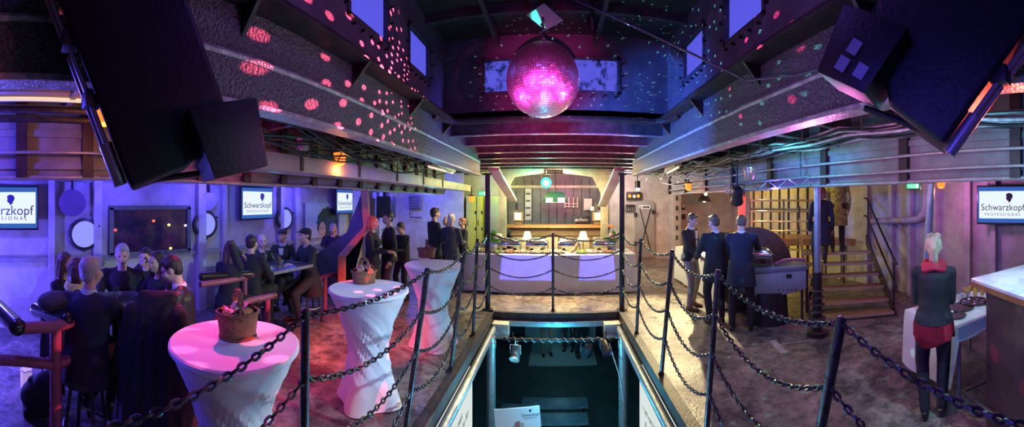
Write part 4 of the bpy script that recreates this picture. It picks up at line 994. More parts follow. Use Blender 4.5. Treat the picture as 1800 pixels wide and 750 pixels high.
# plate in the waiter's hand
wp = pol(1213, 6.43); d = V((.62, -.78, 0)).normalized(); sx_ = V((d.y, -d.x, 0)); pc = wp+d*.46+sx_*.0+V((0, 0, 1.11))
o = thing('plate', 'white plate of food held by the waiter', 'plate', pc)
MB().lathe([(.001, 0), (.08, 0), (.135, .016), (.135, .021), (.08, .007), (.001, .007)], pc, 32).build('dish', M_dish, o)
f = MB()
for i in range(9): f.ell(pc+V((.05*math.cos(i*2.4), .05*math.sin(i*2.4), .02)), (.025, .02, .016), None, 8, 5)
f.build('food', M_redf, o)['kind'] = 'stuff'

# ---- winch behind the men: round guard, grey housing, base
M_wn = mat('winch_dark', (.06, .045, .04), .5, .2, (.11, .08, .065), 7, .3, 30); M_wg = mat('winch_grey', (.30, .36, .42), .5, 0, (.22, .27, .32), 6, .2, 30)
wc = onr(1322, 470, 6.35); vd = V((wc.x, wc.y, 0)).normalized(); tn = V((vd.y, -vd.x, 0))
base = V((wc.x, wc.y, 0))
o = thing('winch', 'old deck winch with round dark guard and grey housing beside the stairs', 'winch', base)
Q = (-vd+tn*.35).normalized().to_track_quat('Z', 'Y').to_matrix()
MB().lathe([(.001, 0), (.72, 0), (.76, .03), (.76, .1), (.72, .13), (.001, .13)], base+V((0, 0, .74))+tn*.0, 56, Q).build('round_guard', M_wn, o)
hc = onr(1372, 492, 5.75); hb = V((hc.x, hc.y, 0)); R = Matrix((tn, vd, V((0, 0, 1)))).transposed()
h0 = MB(); poly = [(-.70, .80), (.40, .86), (.40, .56), (.1, .48), (-.30, .42), (-.70, .52)]
h0.prism([hb+tn*x-vd*.22+V((0, 0, z)) for x, z in poly], vd*.45).build('housing', M_wg, o, bevel=.02)
chafing(hb-tn*.40+V((0, 0, .915)), math.atan2(tn.y, tn.x), 'steel chafing dish standing on the grey winch housing under the bending man')
l0 = MB(); l0.prism([hb+tn*x-vd*.24+V((0, 0, z)) for x, z in ((-.72, .80), (.42, .86), (.42, .93), (-.72, .88))], vd*.49); l0.build('housing_lid', mat('winch_lid', (.17, .2, .24), .4, .2), o, bevel=.015)
MB().box(hb+tn*.12-vd*.225+V((0, 0, .77)), (.09, .015, .06), R).build('dark_latch', M_black, o)
for k in range(5): MB().cyl(hb+tn*(-.05+.07*k)-vd*.222+V((0, 0, .55)), hb+tn*(-.05+.07*k)-vd*.235+V((0, 0, .55)), .012, n=8).build('bolt', M_black, o)
b = MB(); b.cyl(hb-tn*.2, hb-tn*.2+V((0, 0, .5)), .34, .3, 28); b.build('drum_base', M_black, o)
MB().cyl(hb+tn*.36, hb+tn*.36+V((0, 0, .52)), .022, n=10).build('support_leg', M_wn, o)
MB().tube([hb+tn*x+vd*y+V((0, 0, .96+zz)) for x, y, zz in ((-.1, -.1, -.02), (.05, -.05, .03), (.25, 0, .04), (.42, .0, .02))], .03, 8).build('red_hose', M_rail, o)

# ---- column with clamped rings in front of the stairs, pole by the wall
def ringpost(x0, y0, x1, y1, zt, r, label, rings, rr):
    o = thing('ringed_post', label, 'post', (x0, y0, 0), 0, 'pale blue tube posts')
    b = MB().cyl((x0, y0, 0), (x1, y1, zt), r, n=18); b.build('tube', mat('blue_grey_tube', (.30, .36, .42), .35, .4, (.22, .27, .32), 9) if not MATS.get('blue_grey_tube') else MATS['blue_grey_tube'], o)
    MB().cyl((x0, y0, 0), lerp(V((x0, y0, 0)), V((x1, y1, zt)), .42), r*1.35, n=18).build('sleeve', M_black, o)
    for k in range(rings):
        t = (.05+.10*k)/zt; p = lerp(V((x0, y0, 0)), V((x1, y1, zt)), t)
        MB().lathe([(r*1.3, -.012), (rr*(1-.05*k), -.004), (rr*(1-.05*k), .006), (r*1.3, .018)], p, 24).build('ring', M_wn, o)
    MB().lathe([(r, 0), (rr*1.15, 0), (rr*1.15, .03), (r*1.4, .05)], (x0, y0, 0), 24).build('foot', M_black, o)
    return o
ringpost(3.49, 3.73, 3.49, 3.73, 2.19, .05, 'blue grey tube post with a stack of dark rings, in front of the stairs', 7, .14)
ringpost(3.32, 1.93, 3.44, 1.83, 2.19, .042, 'blue grey tube post behind the blonde woman', 6, .11)

# ---- staircase
M_tread = mat('worn_wood_tread', (.42, .24, .1), .45, 0, (.25, .14, .07), 9, .3, 30, stretch=(1, 6, 1)); M_nose = mat('brass_nosing', (.75, .6, .35), .3, .5); M_str = mat('dark_stringer', (.06, .045, .04), .5, .2, (.1, .075, .06), 9, .2, 30)
S0L = pol(1425, 5.75); dirS = V((.58, .815, 0)).normalized(); wS = V((.815, -.58, 0)).normalized(); WID = 1.42
o = thing('staircase', 'open steel staircase with wooden treads rising to a landing', 'staircase', S0L+wS*WID/2)
RISE, RUN = .172, .285
def sp(w, k, z=0): return S0L+wS*w+dirS*(RUN*k)+V((0, 0, RISE*k+z))
for k in range(6):
    z = RISE*(k)+.03 if k else .05; c = S0L+wS*WID/2+dirS*(RUN*k)
    R = Matrix((wS, dirS, V((0, 0, 1)))).transposed()
    t_ = MB().box(c+V((0, 0, z)), (WID, .24, .035), R).build('tread', M_tread, o, bevel=.004)
    MB().box(c-dirS*.122+V((0, 0, z+.002)), (WID, .012, .045), R).build('nosing', M_nose, t_)
for w, nm in ((-.03, 'stringer'), (WID+.03, 'stringer')):
    MB().prism([sp(w, -.5, .0)*1 if False else S0L+wS*w-dirS*.22, S0L+wS*w+dirS*.12, sp(w, 6.4, -.12), sp(w, 6.4, .12), sp(w, -.2, .16)], wS*.03).build(nm, M_str, o)
# handrails: two sloping rails on the wall side, one on the near side
for z in (.55, .95):
    MB().tube([sp(WID+.04, -.4, z), sp(WID+.04, 3, z), sp(WID+.04, 6.2, z+.02), sp(WID+.04, 6.9, z-.1)], .021, 10).build('handrail', M_black, o)
for k in (0, 5.8): MB().cyl(sp(WID+.04, k, .05), sp(WID+.04, k, .95), .018, n=10).build('baluster', M_black, o)
for k, z in ((.1, .9), (5.6, .9)): MB().cyl(sp(-.06, k, .1), sp(-.06, k, z), .02, n=10).build('baluster', M_black, o)
for q in (.32, .64): MB().tube([sp(-.06, .1, q), sp(-.06, 5.6, q)], .014, 8).build('side_bar', M_tread, o)
# landing
top = sp(0, 6, 0); 
o = thing('landing', 'steel landing with four-bar railing above the winch', 'landing', (5.2, 6.5, 0))
P_ = [pol(1318, 8.2), pol(1436, 8.35), V((6.3, 5.2, 0)), V((6.35, 9.0, 0)), pol(1318, 9.0)]
zL = 1.07
MB().prism([V((p.x, p.y, zL-.16)) for p in (P_[0], P_[1], V((6.3, 5.4, 0)), V((6.35, 9.2, 0)), V((4.6, 9.2, 0)))], (0, 0, .16)).build('deck', M_tread, o)
a, c = V((P_[0].x, P_[0].y, zL)), V((P_[1].x, P_[1].y, zL))
for q in (.2, .42, .66, .92): MB().tube([a+V((0, 0, q)), c+V((0, 0, q))], .022, 8).build('railing_bar', M_nose, o)
for t in (0, .5, 1): MB().cyl(lerp(a, c, t), lerp(a, c, t)+V((0, 0, .95)), .022, n=10).build('railing_post', M_str, o)
for p in (P_[0], P_[1], V((4.6, 9.2, 0)), V((6.2, 9.0, 0)), V((6.2, 5.7, 0))): MB().cyl((p.x, p.y, 0), (p.x, p.y, zL-.15), .03, n=10).build('support', M_str, o)
MB().bar(c+V((.0, 0, -.1)), pol(1424, 6.3, .2), .05, .05).build('diagonal_brace', M_str, o)
# planked wall behind the landing (pale planks, dark gaps)
o = MB()
wa = pol(1318, 10.2); we = V((6.45, 6.6, 0))
pl = MB().prism([wa, we, we+V((0, 0, 3.0)), wa+V((0, 0, 3.0))], V((.05, .06, 0))); PW = struct(pl.build('wall_planked', mat('yellow_planks', (.62, .52, .28), .6, 0, (.38, .3, .15), 4, .2, 30, stretch=(4, 4, .5), ramp=(.3, .7))))
for t in (.06, .18, .3, .42, .54, .66, .78, .9): p = lerp(wa, we, t)-V((.02, .025, 0)); MB().bar(p, p+V((0, 0, 3)), .055, .02).build('dark_gap', M_str, PW)
for z in (.65, 1.75): MB().bar(wa+V((-.03, -.035, z)), we+V((-.03, -.035, z)), .05, .05).build('cross_batten', M_str, PW)

# two people on the stairs
ps = sp(.30, 3, .04); person('person in black climbing the stairs behind the tube post, ankle bare', (ps.x, ps.y, ps.z), (dirS.x, dirS.y), height=1.74, fem=True, hair=('bob', 'ginger'), features=False, hem=-.35, coat=True, feet=((-.1, .02, 0), (.1, .27, RISE)))
ps = sp(.72, 5, .04); person('person in mottled green coat and dark trousers high on the stairs', (ps.x, ps.y, ps.z), (dirS.x, dirS.y), height=1.78, hair=('short', 'dark'), features=False, top='olive', hem=-.38, coat=True, feet=((-.1, .02, 0), (.1, .03, 0)))

# ---- glasses table, woman, marble bar
tA, tB, tC, tD = V((3.29, 2.08, 0)), V((3.05, 1.34, 0)), V((4.15, 1.0, 0)), V((4.39, 1.74, 0))
cloth_table('glasses_table', [tB, tC, tD, tA], .75, .16, 'table with trays of glasses between the blonde woman and the marble bar', 6, (3,), .03, 'white cloth over the glasses table, hanging to the floor at the blonde woman')
M_tray = mat('dark_tray', (.02, .02, .022), .25); M_oj = mat('orange_juice', (.95, .5, .03), .2)
def tray(p, label, r=.17):
    return tag(MB().lathe([(.001, 0), (r, 0), (r+.01, .016), (r+.004, .018), (r-.004, .006), (.001, .006)], p, 36).build('tray', M_tray), label, 'tray', 'round dark trays')
t1 = onz(1693, 547, .755); t2 = onz(1722, 534, .755); t3 = onz(1752, 547, .755); t0 = onz(1672, 552, .755)
t1 = pol(1685, 3.93, .755); t2 = pol(1713, 4.16, .755); t3 = pol(1752, 4.1, .755); t0 = V((3.32, 1.50, .755))
tray(t1, 'round dark tray of empty flutes on the white glasses table'); tray(t2, 'round dark tray of orange juices on the white glasses table'); tray(t3, 'empty round dark tray on the glasses table by the marble bar', .15)
tray(t0, 'round dark tray peeking out behind the blonde woman', .12)
def flute(p, label, juice, first={}):
    if juice in first: c = copy_tree(first[juice], None, label); c.location = p; return c
    o = thing('flute_glass', label, 'glass', p, 0, 'flutes of orange juice' if juice else 'empty flutes')
    MB().lathe([(.001, 0), (.028, 0), (.026, .004), (.004, .012), (.004, .06), (.018, .09), (.024, .17), (.022, .17), (.016, .092), (.001, .08)], (0, 0, 0), 18).build('bowl_and_stem', M_gl, o, world=False)
    if juice: MB().lathe([(.001, .082), (.0155, .093), (.0215, .16), (.001, .16)], (0, 0, 0), 18).build('juice', M_oj, o, world=False)
    first[juice] = o; return o
for c, juice, n in ((t1, False, 9), (t2, True, 8)):
    for k in range(n):
        q = c+V((.11*math.cos(2*PI*k/(n-1)), .11*math.sin(2*PI*k/(n-1)), .007)) if k else c+V((0, 0, .007))
        flute(q, 'flute of orange juice on the tray beside the empty flutes' if juice else 'empty clear flute on the tray next to the orange juices', juice)
person('blonde woman in black sweater, red scarf and red shirt tails seen from behind', (2.80, 1.47, 0), (.86, .5), height=1.68, fem=True, hair=('pony', 'blonde'), scarf='red', shirttail='red', vox=.009, lh=(-.09, .27, .97), rh=(.1, .27, 1.0), features=False, hem=-.03, feet=((-.08, 0, 0), (.07, .05, 0)))
M_marb = mat('white_marble', (.78, .8, .84), .2, 0, (.4, .45, .55), 3.5, 0, coat=.3, ramp=(.45, .72)); M_brd = mat('bar_front', (.07, .05, .055), .35, .3, (.13, .08, .085), 3, .1, 20, rvar=.12); M_bedge = mat('bar_wood_edge', (.4, .17, .06), .4, 0, (.25, .1, .04), 12)
P0 = V((2.76, 1.09, 0)); e1 = V((.72, -.27, 0)).normalized(); e2 = V((-.47, -.60, 0)).normalized()
zb = 1.30
poly = [P0, P0+e2*1.9, P0+e2*1.9+e1*2.6, P0+e1*2.6]
o = thing('bar_counter', 'bar counter with white marble top and dark front, right beside the glasses table', 'bar', P0+e1*1.2+e2*.9)
MB().prism([p+V((0, 0, zb-.025)) for p in poly], (0, 0, .025)).build('marble_top', M_marb, o, bevel=.004)
c_ = sum(poly, V())/4
MB().prism([lerp(p, c_, -.003)+V((0, 0, zb-.065)) for p in poly], (0, 0, .04)).build('wood_edge', M_bedge, o)
MB().prism([lerp(p, c_, .09) for p in poly], (0, 0, zb-.065)).build('body', M_brd, o, bevel=.03, seg=3)
fr = [onr(1752, 655, 3.42), onr(1702, 680, 3.17), onr(1694, 684, 3.14), onr(1698, 690, 3.08), onr(1790, 752, 2.62), onr(1850, 800, 2.3)]
fr = [V((p.x, p.y, .24)) for p in fr]
MB().tube(fr, .017, 10).build('foot_rail', M_steel, o)
for q in (fr[0], fr[4]): MB().cyl((q.x, q.y, 0), q, .014, n=10).build('rail_support', M_steel, o)
# pipe along the hull behind the stairs
tag(MB().tube([onr(1532, 389, 7.85), onr(1560, 388, 7.65), onr(1600, 387, 7.1), onr(1616, 384, 6.85), onr(1625, 374, 6.75), onr(1628, 360, 6.72), onr(1628, 322, 6.72)], .07, 12).build('wall_pipe', M_hull), 'thick painted pipe bending up the wall behind the handrails', 'pipe')
# =====================================================================  CENTRE BUFFET, BAR, AFT BULKHEAD
cloth_table('buffet_table', [(-1.98, 7.35), (1.70, 7.35), (1.70, 8.2), (-1.98, 8.2)], .83, .03, 'long buffet table in front of the wooden bar', 8, None, .022, 'long white pleated cloth of the buffet in front of the bar')
for k, (px, txt) in enumerate(((866, 'beside the flowers and green salads'), (896, 'second from the leafy flowers'), (944, 'right behind the centre railing post'), (1000, 'between centre post and horn'), (1062, 'next to the pink flowers'))):
    a = ang(px); y = 7.9; chafing(V((y*math.tan(a), y, .835)), 0, 'steel chafing dish on the long buffet, '+txt)
M_shade = mat('lit_lamp_shade', (.85, .75, .55), .7, emis=((1, .78, .42), 3.0)); M_brass = mat('brass', (.6, .42, .18), .3, .8)
def lamp(px, y, z, label):
    p = V((y*math.tan(ang(px)), y, z)); o = thing('table_lamp', label, 'table lamp', p, 0, 'small lamps of the buffet')
    MB().lathe([(.001, 0), (.07, 0), (.07, .012), (.02, .03), (.014, .06), (.02, .12), (.012, .2), (.012, .27), (.001, .27)], p, 24).build('base', M_brass, o)
    MB().lathe([(.11, .25), (.06, .43), (.055, .43), (.104, .25)], p, 28).build('shade', M_shade, o)
    light('POINT', 'lamp_bulb', p+V((0, 0, .34)), (1, .72, .38), 7, radius=.03); return o
LAMPS = [(927, 8.05, .835, 'small lit lamp left of the centre railing post on the buffet'), (1025, 8.05, .835, 'small lit lamp by the curved horn on the buffet')]
for a_ in LAMPS: lamp(*a_)
for k, (px, y, m, w) in enumerate(((832, 7.6, M_green, 'green salad at the lockers end'), (850, 7.62, M_yel, 'yellow pasta beside the column'), (872, 7.58, M_green, 'green beans below the leafy flowers'), (897, 7.6, M_redf, 'tomato and fruit under the first dishes'), (918, 7.62, M_meat, 'cold cuts near the left lit lamp'), (940, 7.6, M_meat, 'cold cuts close to the centre post'), (958, 7.62, M_redf, 'red fruit touching the centre post'), (982, 7.6, M_meat, 'pale rolls right of the centre post'), (1022, 7.58, M_green, 'green leaves below the right lamp'), (1044, 7.6, M_meat, 'sliced meat right of the horn'), (1068, 7.6, M_redf, 'red food below the pink flowers'))):
    platter(V((y*math.tan(ang(px)), y, .835)), 'platter of '+w+' on the long buffet', m, .13)
# curved horn
M_horn = mat('pale_driftwood', (.55, .4, .24), .6, 0, (.35, .22, .12), 9, .5, 30)
hp_ = [V((math.tan(ang(px))*7.72, 7.72, EYE-(py-355)*7.8/610)) for px, py in ((976, 441), (988, 444), (1000, 444), (1008, 439), (1014, 431), (1016, 424))]
tag(MB().tube(hp_, .05, 10, radii=[.02, .04, .055, .052, .04, .012]).build('horn', M_horn), 'curved pale horn lying between dishes on the long buffet', 'horn')
M_leaf = mat('fresh_leaves', (.12, .38, .05), .5, 0, (.25, .55, .1), 14); M_pinkf = mat('pink_petals', (.8, .3, .4), .6, 0, (.9, .65, .65), 20)
def flowers(px, y, label, seed, pink):
    p = V((y*math.tan(ang(px)), y, .835)); o = thing('flower_arrangement', label, 'flowers', p); r = random.Random(seed)
    MB().lathe([(.001, 0), (.06, 0), (.09, .1), (.085, .16), (.07, .16), (.001, .03)], p, 20).build('vase', M_dish, o)
    l = MB()
    for i in range(46):
        a = r.uniform(0, 2*PI); t = r.uniform(.1, 1.3); q = V((math.cos(a)*math.sin(t), math.sin(a)*math.sin(t), math.cos(t))); L = r.uniform(.16, .32)
        c = p+V((0, 0, .18)); s, u, d = frame(q); w = r.uniform(.025, .045)
        l.add([c+d*L*.4, c+d*L*.7+s*w+u*.01, c+d*L*1.05-u*.03, c+d*L*.7-s*w+u*.01], [(0, 1, 2, 3)]); l.tube([c, c+d*L*.5], .004, 4)
    f = l.build('foliage', M_leaf, o, recalc=False); f['kind'] = 'stuff'
    for i in range(6):
        a = r.uniform(0, 2*PI); t = r.uniform(.5, 1.2); c = p+V((0, 0, .2))+V((math.cos(a)*math.sin(t), math.sin(a)*math.sin(t), math.cos(t)))*r.uniform(.14, .22)
        b = MB()
        for j in range(8): b.ell(c+V((.022*math.cos(j*2.4), .022*math.sin(j*2.4), .006*j)), (.026, .026, .016), None, 8, 5)
        b.build('blossom', M_pinkf if (pink or i % 3 == 0) else mat('cream_petals_%d_%d' % (seed, i), (.85, .8, .65), .6), o)
flowers(868, 7.75, 'leafy green flower arrangement beside the left pit column on the buffet', 3, False); flowers(1078, 7.9, 'pink flower arrangement beside the right pit column on the buffet', 5, True)
# ---- wooden bar
M_bw = mat('bar_wood', (.28, .17, .08), .45, 0, (.18, .1, .045), 6, .15, 30, stretch=(1, 1, 5)); M_bt = mat('orange_bar_top', (.65, .3, .08), .35, 0, (.5, .2, .05), 8, coat=.3)
yb = 9.5; xl, xr = yb*math.tan(ang(893)), yb*math.tan(ang(1074))
o = thing('bar_counter', 'wooden bar with glowing orange top behind the buffet', 'bar', ((xl+xr)/2, yb, 0))
MB().bx(xl+.08, xr-.08, yb+.1, yb+.75, 0, 1.18).build('body', M_bw, o)
MB().bx(xl-.1, xr+.1, yb, yb+.85, 1.24, 1.295).build('counter_top', M_bt, o, bevel=.008)
MB().bx(xl+.02, xr-.02, yb+.06, yb+.8, 1.18, 1.24).build('moulding', M_dark, o)
MB().bx(xl+.05, xr-.05, yb+.07, yb+.1, 1.02, 1.06).build('ledge', M_bw, o)
n = 6
for k in range(n):
    x0 = lerp(xl+.1, xr-.1, k/n)+.05; x1 = lerp(xl+.1, xr-.1, (k+1)/n)-.05; MB().bx(x0, x1, yb+.085, yb+.1, .15, .98).build('front_panel', M_beige, o, bevel=.006)
# behind the bar
yw = 11.44
PB = MB().bx(-1.68, 1.75, yw, yw+.05, 0, 3.0); PB = struct(PB.build('wall_bar', M_bark))
for k in range(13): x = -1.6+.27*k; MB().bx(x-.012, x+.012, yw-.012, yw, 0, 2.7).build('plank_joint', M_dark, PB)
MB().bx(-1.68, 1.75, yw-.05, yw, 2.42, 2.5).build('rail_moulding', M_beige, PB)
X = lambda px, y=yw: y*math.tan(ang(px))
Z = lambda py, px, y=yw: EYE+(355-py)*(y/math.cos(ang(px)))/610
def wallbox(name, label, cat, px0, px1, py0, py1, m, dep=.1, y=yw, build=True):
    a, c = X(px0, y), X(px1, y); z1_, z0_ = Z(py0, (px0+px1)/2, y), Z(py1, (px0+px1)/2, y)
    o = thing(name, label, cat, ((a+c)/2, y-dep/2, z0_)); MB().bx(a, c, y-dep, y, z0_, z1_).build('body', m, o, bevel=.008); return o, a, c, z0_, z1_
o, a, c, z0_, z1_ = wallbox('notice_board', 'tall narrow board of small rows on the dark wall behind the bar', 'board', 923, 934, 331, 387, M_hull, .03)
for k in range(9): z = lerp(z0_, z1_, (k+.5)/9); MB().bx(a+.03, c-.03, yw-.045, yw-.03, z-.025, z+.025).build('row_plate', M_dark if k % 2 else M_bulk, o)
o, a, c, z0_, z1_ = wallbox('wall_cabinet', 'small pale cabinet on the dark wall behind the bar', 'cabinet', 1026, 1040, 349, 369, M_bulk, .14)
MB().bx(a+.03, c-.03, yw-.15, yw-.14, z0_+.03, z1_-.03).build('door', M_bulk, o, bevel=.003)
MB().bx(c-.06, c+.06, yw-.2, yw-.14, z0_-.02, z0_+.12).build('box', M_dish, o, bevel=.01)
o = thing('pipe_rack', 'pink lit rack of four upright tubes behind the bar', 'rack', (X(1003), yw-.08, Z(365, 1003)))
for px in (993, 1000, 1008, 1015): MB().cyl((X(px), yw-.06, Z(365, px)), (X(px), yw-.06, Z(347, px)), .02, n=10).build('upright_tube', M_bulk, o)
for py in (358, 363): MB().cyl((X(992), yw-.06, Z(py, 1003)), (X(1016), yw-.06, Z(py, 1003)), .014, n=8).build('cross_tube', M_bulk, o)
# back counter with machine, lanterns on the bar
o = thing('back_counter', 'dark low counter against the wall behind the bar', 'counter', (0, 11.1, 0)); MB().bx(-1.6, 1.5, 10.9, 11.40, 0, .9).build('body', M_dark, o); MB().bx(-1.65, 1.55, 10.85, 11.40, .9, .94).build('top', M_black, o)
q = V((X(1022, 11.1), 11.1, .94)); o = thing('coffee_machine', 'black coffee machine on the back counter right of centre', 'machine', q)
MB().bx(q.x-.28, q.x+.28, q.y-.2, q.y+.2, .94, 1.5).build('body', M_tv, o, bevel=.02); MB().bx(q.x-.2, q.x+.2, q.y-.24, q.y-.2, 1.3, 1.42).build('panel', M_steel, o, bevel=.005); MB().bx(q.x-.22, q.x+.22, q.y-.3, q.y-.2, .94, .97).build('drip_tray', M_steel, o)
for k in range(12):
    x = -1.45+.115*k; 
    if x > X(1005, 11.1)-.1 and k > 8: break
    z = .94; c = ((.05, .2, .08), (.3, .15, .03), (.5, .5, .45))[k % 3]
    o = thing('bottle', 'bottle standing on the back counter behind the bar', 'bottle', (x, 11.2, z), 0, 'bottles behind the bar')
    MB().lathe([(.001, 0), (.038, 0), (.038, .17), (.014, .22), (.013, .29), (.001, .29)], (x, 11.2, z), 14).build('body', mat('bottle_%d' % k, c, .1, trans=.3), o); MB().cyl((x, 11.2, z+.285), (x, 11.2, z+.31), .015, n=10).build('cap', M_brass, o)
M_wlit = mat('lit_lantern_panel', (.8, .7, .5), .5, emis=((1, .75, .4), .9))
for px, w in ((911, 'left'), (1050, 'right')):
    x = 9.75*math.tan(ang(px)); z = 1.295; o = thing('lantern', 'square ship lantern on a wooden block at the %s end of the wooden bar' % w, 'lantern', (x, 9.75, z), 0, 'lanterns on the bar')
    MB().bx(x-.1, x+.1, 9.65, 9.85, z, z+.13).build('base', M_bw, o, bevel=.006); MB().bx(x-.14, x+.14, 9.61, 9.89, z+.13, z+.16).build('tray', M_brass, o, bevel=.004)
    MB().bx(x-.10, x+.10, 9.65, 9.85, z+.16, z+.36).build('glass_box', M_wlit, o)
    for sx2 in (-.11, .11):
        for sy in (-.11, .11): MB().bx(x+sx2-.012, x+sx2+.012, 9.75+sy-.012, 9.75+sy+.012, z+.16, z+.38).build('corner_bar', M_brass, o)
    MB().loft([(V((x, 9.75, z+.38)), V((.15, 0, 0)), V((0, .15, 0))), (V((x, 9.75, z+.43)), V((.09, 0, 0)), V((0, .09, 0))), (V((x, 9.75, z+.62)), V((.08, 0, 0)), V((0, .08, 0)))], 4).build('roof', M_wn, o)
# hood over the bar, teal spotlight, shaded lamp
hx, hy_, hz = 10.2*math.tan(ang(976)), 10.2, Z(352, 976, 10.2)
o = thing('hood_lamp', 'white rimmed box lamp hanging over the bar', 'lamp', (hx, hy_, hz))
MB().loft([(V((hx, hy_, hz-.05)), V((.36, 0, 0)), V((0, .3, 0))), (V((hx, hy_, hz+.06)), V((.36, 0, 0)), V((0, .3, 0))), (V((hx, hy_, hz+.25)), V((.24, 0, 0)), V((0, .2, 0)))], 4).build('shade', mat('green_enamel', (.015, .09, .06), .4), o)
MB().bx(hx-.27, hx+.27, hy_-.235, hy_-.215, hz-.06, hz+.07).build('white_rim', mat('lit_rim', (.8, .8, .75), .5, emis=((1, .95, .8), .6)), o)
MB().cyl((hx, hy_, hz+.24), (hx, hy_, 2.87), .012, n=8).build('rod', M_black, o)
sx0 = onr(960, 321, 9.0)
o = thing('spotlight', 'bright teal spotlight hanging under the beams over the bar', 'spotlight', sx0)
q = (V((0, 0, 1.2))-sx0).normalized()
MB().cyl(sx0-q*.24, sx0-q*.01, .09, .105, 20).build('housing', M_black, o); MB().ell(sx0-q*.02, .14).build('lens', emi('teal_bloom', (.06, 1, .68), 2.2), o); MB().ell(sx0+q*.09, .075).build('bulb', emi('teal_bloom_core', (.6, 1, .95), 14), o)  # oversized glowing lens and core shaped to stand in for the lamp's bloom
MB().tube([sx0+V((-.12, 0, 0))-q*.12, sx0+V((-.12, 0, .2))-q*.12, sx0+V((.12, 0, .2))-q*.12, sx0+V((.12, 0, 0))-q*.12], .012, 8).build('yoke', M_black, o); MB().cyl(sx0-q*.12+V((0, 0, .2)), V((sx0.x, sx0.y-.0-q.y*.12, 2.87)), .014, n=8).build('clamp', M_black, o)
for s, w in ((-1, 'left'), (1, 'right')):   # beige web frames either side of the bar
    a = V((X(890 if s < 0 else 1056, 9.2), 9.2, 0)); b = MB().prism([V((a.x+s*.0, 9.2, 1.9)), V((a.x+s*.0, 9.2, 2.2)), V((a.x-s*.22, 9.2, 2.62)), V((a.x-s*1.0, 9.2, 2.72)), V((a.x-s*1.0, 9.2, 2.84)), V((a.x-s*.32, 9.2, 2.84)), V((a.x+s*.22, 9.2, 2.84)), V((a.x+s*.18, 9.2, 0)), V((a.x+s*.0, 9.2, 0))], (0, .06, 0)); struct(b.build('web_frame', M_beige, bevel=.006))
# ---- aft bulkhead, port part
yp = 11.46
for px0, px1, w, m in ((825, 842, 'yellow locker nearest the exit sign, port side', 'y'), (843, 853, 'narrow yellow locker behind the left pit column', 'y'), (862, 884, 'pale green locker right behind the left pit column', 'g')):
    mm = mat('locker_'+m+str(px0), (.62, .60, .10) if m == 'y' else (.42, .5, .33), .45, 0, (.5, .47, .08) if m == 'y' else (.36, .43, .28), 4)
    o, a, c, z0_, z1_ = wallbox('locker', w, 'locker', px0, px1, 345, 455, mm, .45, yp)
    MB().bx(a+.02, c-.02, yp-.465, yp-.45, z0_+.04, z1_-.04).build('door', mm, o, bevel=.01)
    for k in (.25, .5, .75): MB().bx(c-.03, c+.01, yp-.48, yp-.45, lerp(z0_, z1_, k)-.05, lerp(z0_, z1_, k)+.05).build('hinge', M_black, o)
    MB().tube([(a+.07, yp-.465, lerp(z0_, z1_, .55)), (a+.07, yp-.5, lerp(z0_, z1_, .56)), (a+.07, yp-.5, lerp(z0_, z1_, .62)), (a+.07, yp-.465, lerp(z0_, z1_, .63))], .01, 6).build('handle', M_black, o)
o, a, c, z0_, z1_ = wallbox('loudspeaker', 'dark upright loudspeaker on the violet lit bulkhead behind the couple', 'loudspeaker', 672, 696, 345, 382, M_black, .35, 9.4)
MB().bx(a+.03, c-.03, 9.035, 9.05, z0_+.03, z1_-.03).build('grille', M_tv, o)
MB().bx((a+c)/2-.05, (a+c)/2+.05, 9.1, 9.3, z1_, z1_+.3).build('bracket', M_black, o)
o, a, c, z0_, z1_ = wallbox('air_vent_unit', 'square louvred vent high on the bulkhead behind the basket tables', 'vent', 721, 742, 344, 368, M_hullp, .12, 10.9)
for k in range(7): MB().bx(a+.03, c-.03, 10.76, 10.785, lerp(z0_, z1_, (k+.5)/7)-.012, lerp(z0_, z1_, (k+.5)/7)+.012).build('louvre', M_dark, o)
bk2 = MB().bx(-5.4, -3.0, 10.95, 11.0, 0, 3.0); struct(bk2.build('wall_cabin', M_bulk))
o, a, c, z0_, z1_ = wallbox('cabin_door', 'dark framed doorway panel behind the group at the buffet end', 'door panel', 775, 812, 345, 458.4, M_wn, .1, 11.48)
for z in (.6, 1.3, 1.9): MB().bx(a+.1, c-.1, 11.36, 11.38, z, z+.45).build('inset_panel', M_dark, o, bevel=.01)
tag(MB().tube([(X(726, 10.9), 10.85, Z(374, 726, 10.9)), (X(724, 10.9), 10.72, Z(374, 724, 10.9)), (X(724, 10.9), 10.72, Z(381, 724, 10.9)), (X(742, 10.9), 10.72, Z(382, 742, 10.9)), (X(742, 10.9), 10.85, Z(382, 742, 10.9))], .016, 8).build('grab_bar', M_black), 'bent black grab handle under the louvred vent', 'grab bar')
# ---- aft bulkhead, starboard part
o = thing('steel_door', 'grey rounded steel door with crossed stiffeners and a small white sign', 'door', (X(1134), 11.4, 0))
zt = Z(352, 1134)
DX0, DX1 = X(1117), X(1150); zd0 = Z(452, 1134)
b = MB(); pts = []
for cx, cz, a0 in ((DX1-.14, zt-.14, 0), (DX0+.14, zt-.14, PI/2), (DX0+.14, zd0+.14, PI), (DX1-.14, zd0+.14, 3*PI/2)):
    for i in range(6): a = a0+PI/2*i/5; pts.append(V((cx+.14*math.cos(a), 11.46, cz+.14*math.sin(a))))
M_dr = mat('grey_door_paint', (.36, .33, .32), .45, 0, (.3, .27, .26), 5)
b.prism(pts, (0, -.06, 0)).build('leaf', M_dr, o, bevel=.012)
for s in (-1, 1): MB().bar((lerp(DX0, DX1, .5-.3*s), 11.385, zt-.25), (lerp(DX0, DX1, .5+.3*s), 11.385, zd0+.2), .03, .02, V((0, -1, 0))).build('stiffener', M_dark, o)
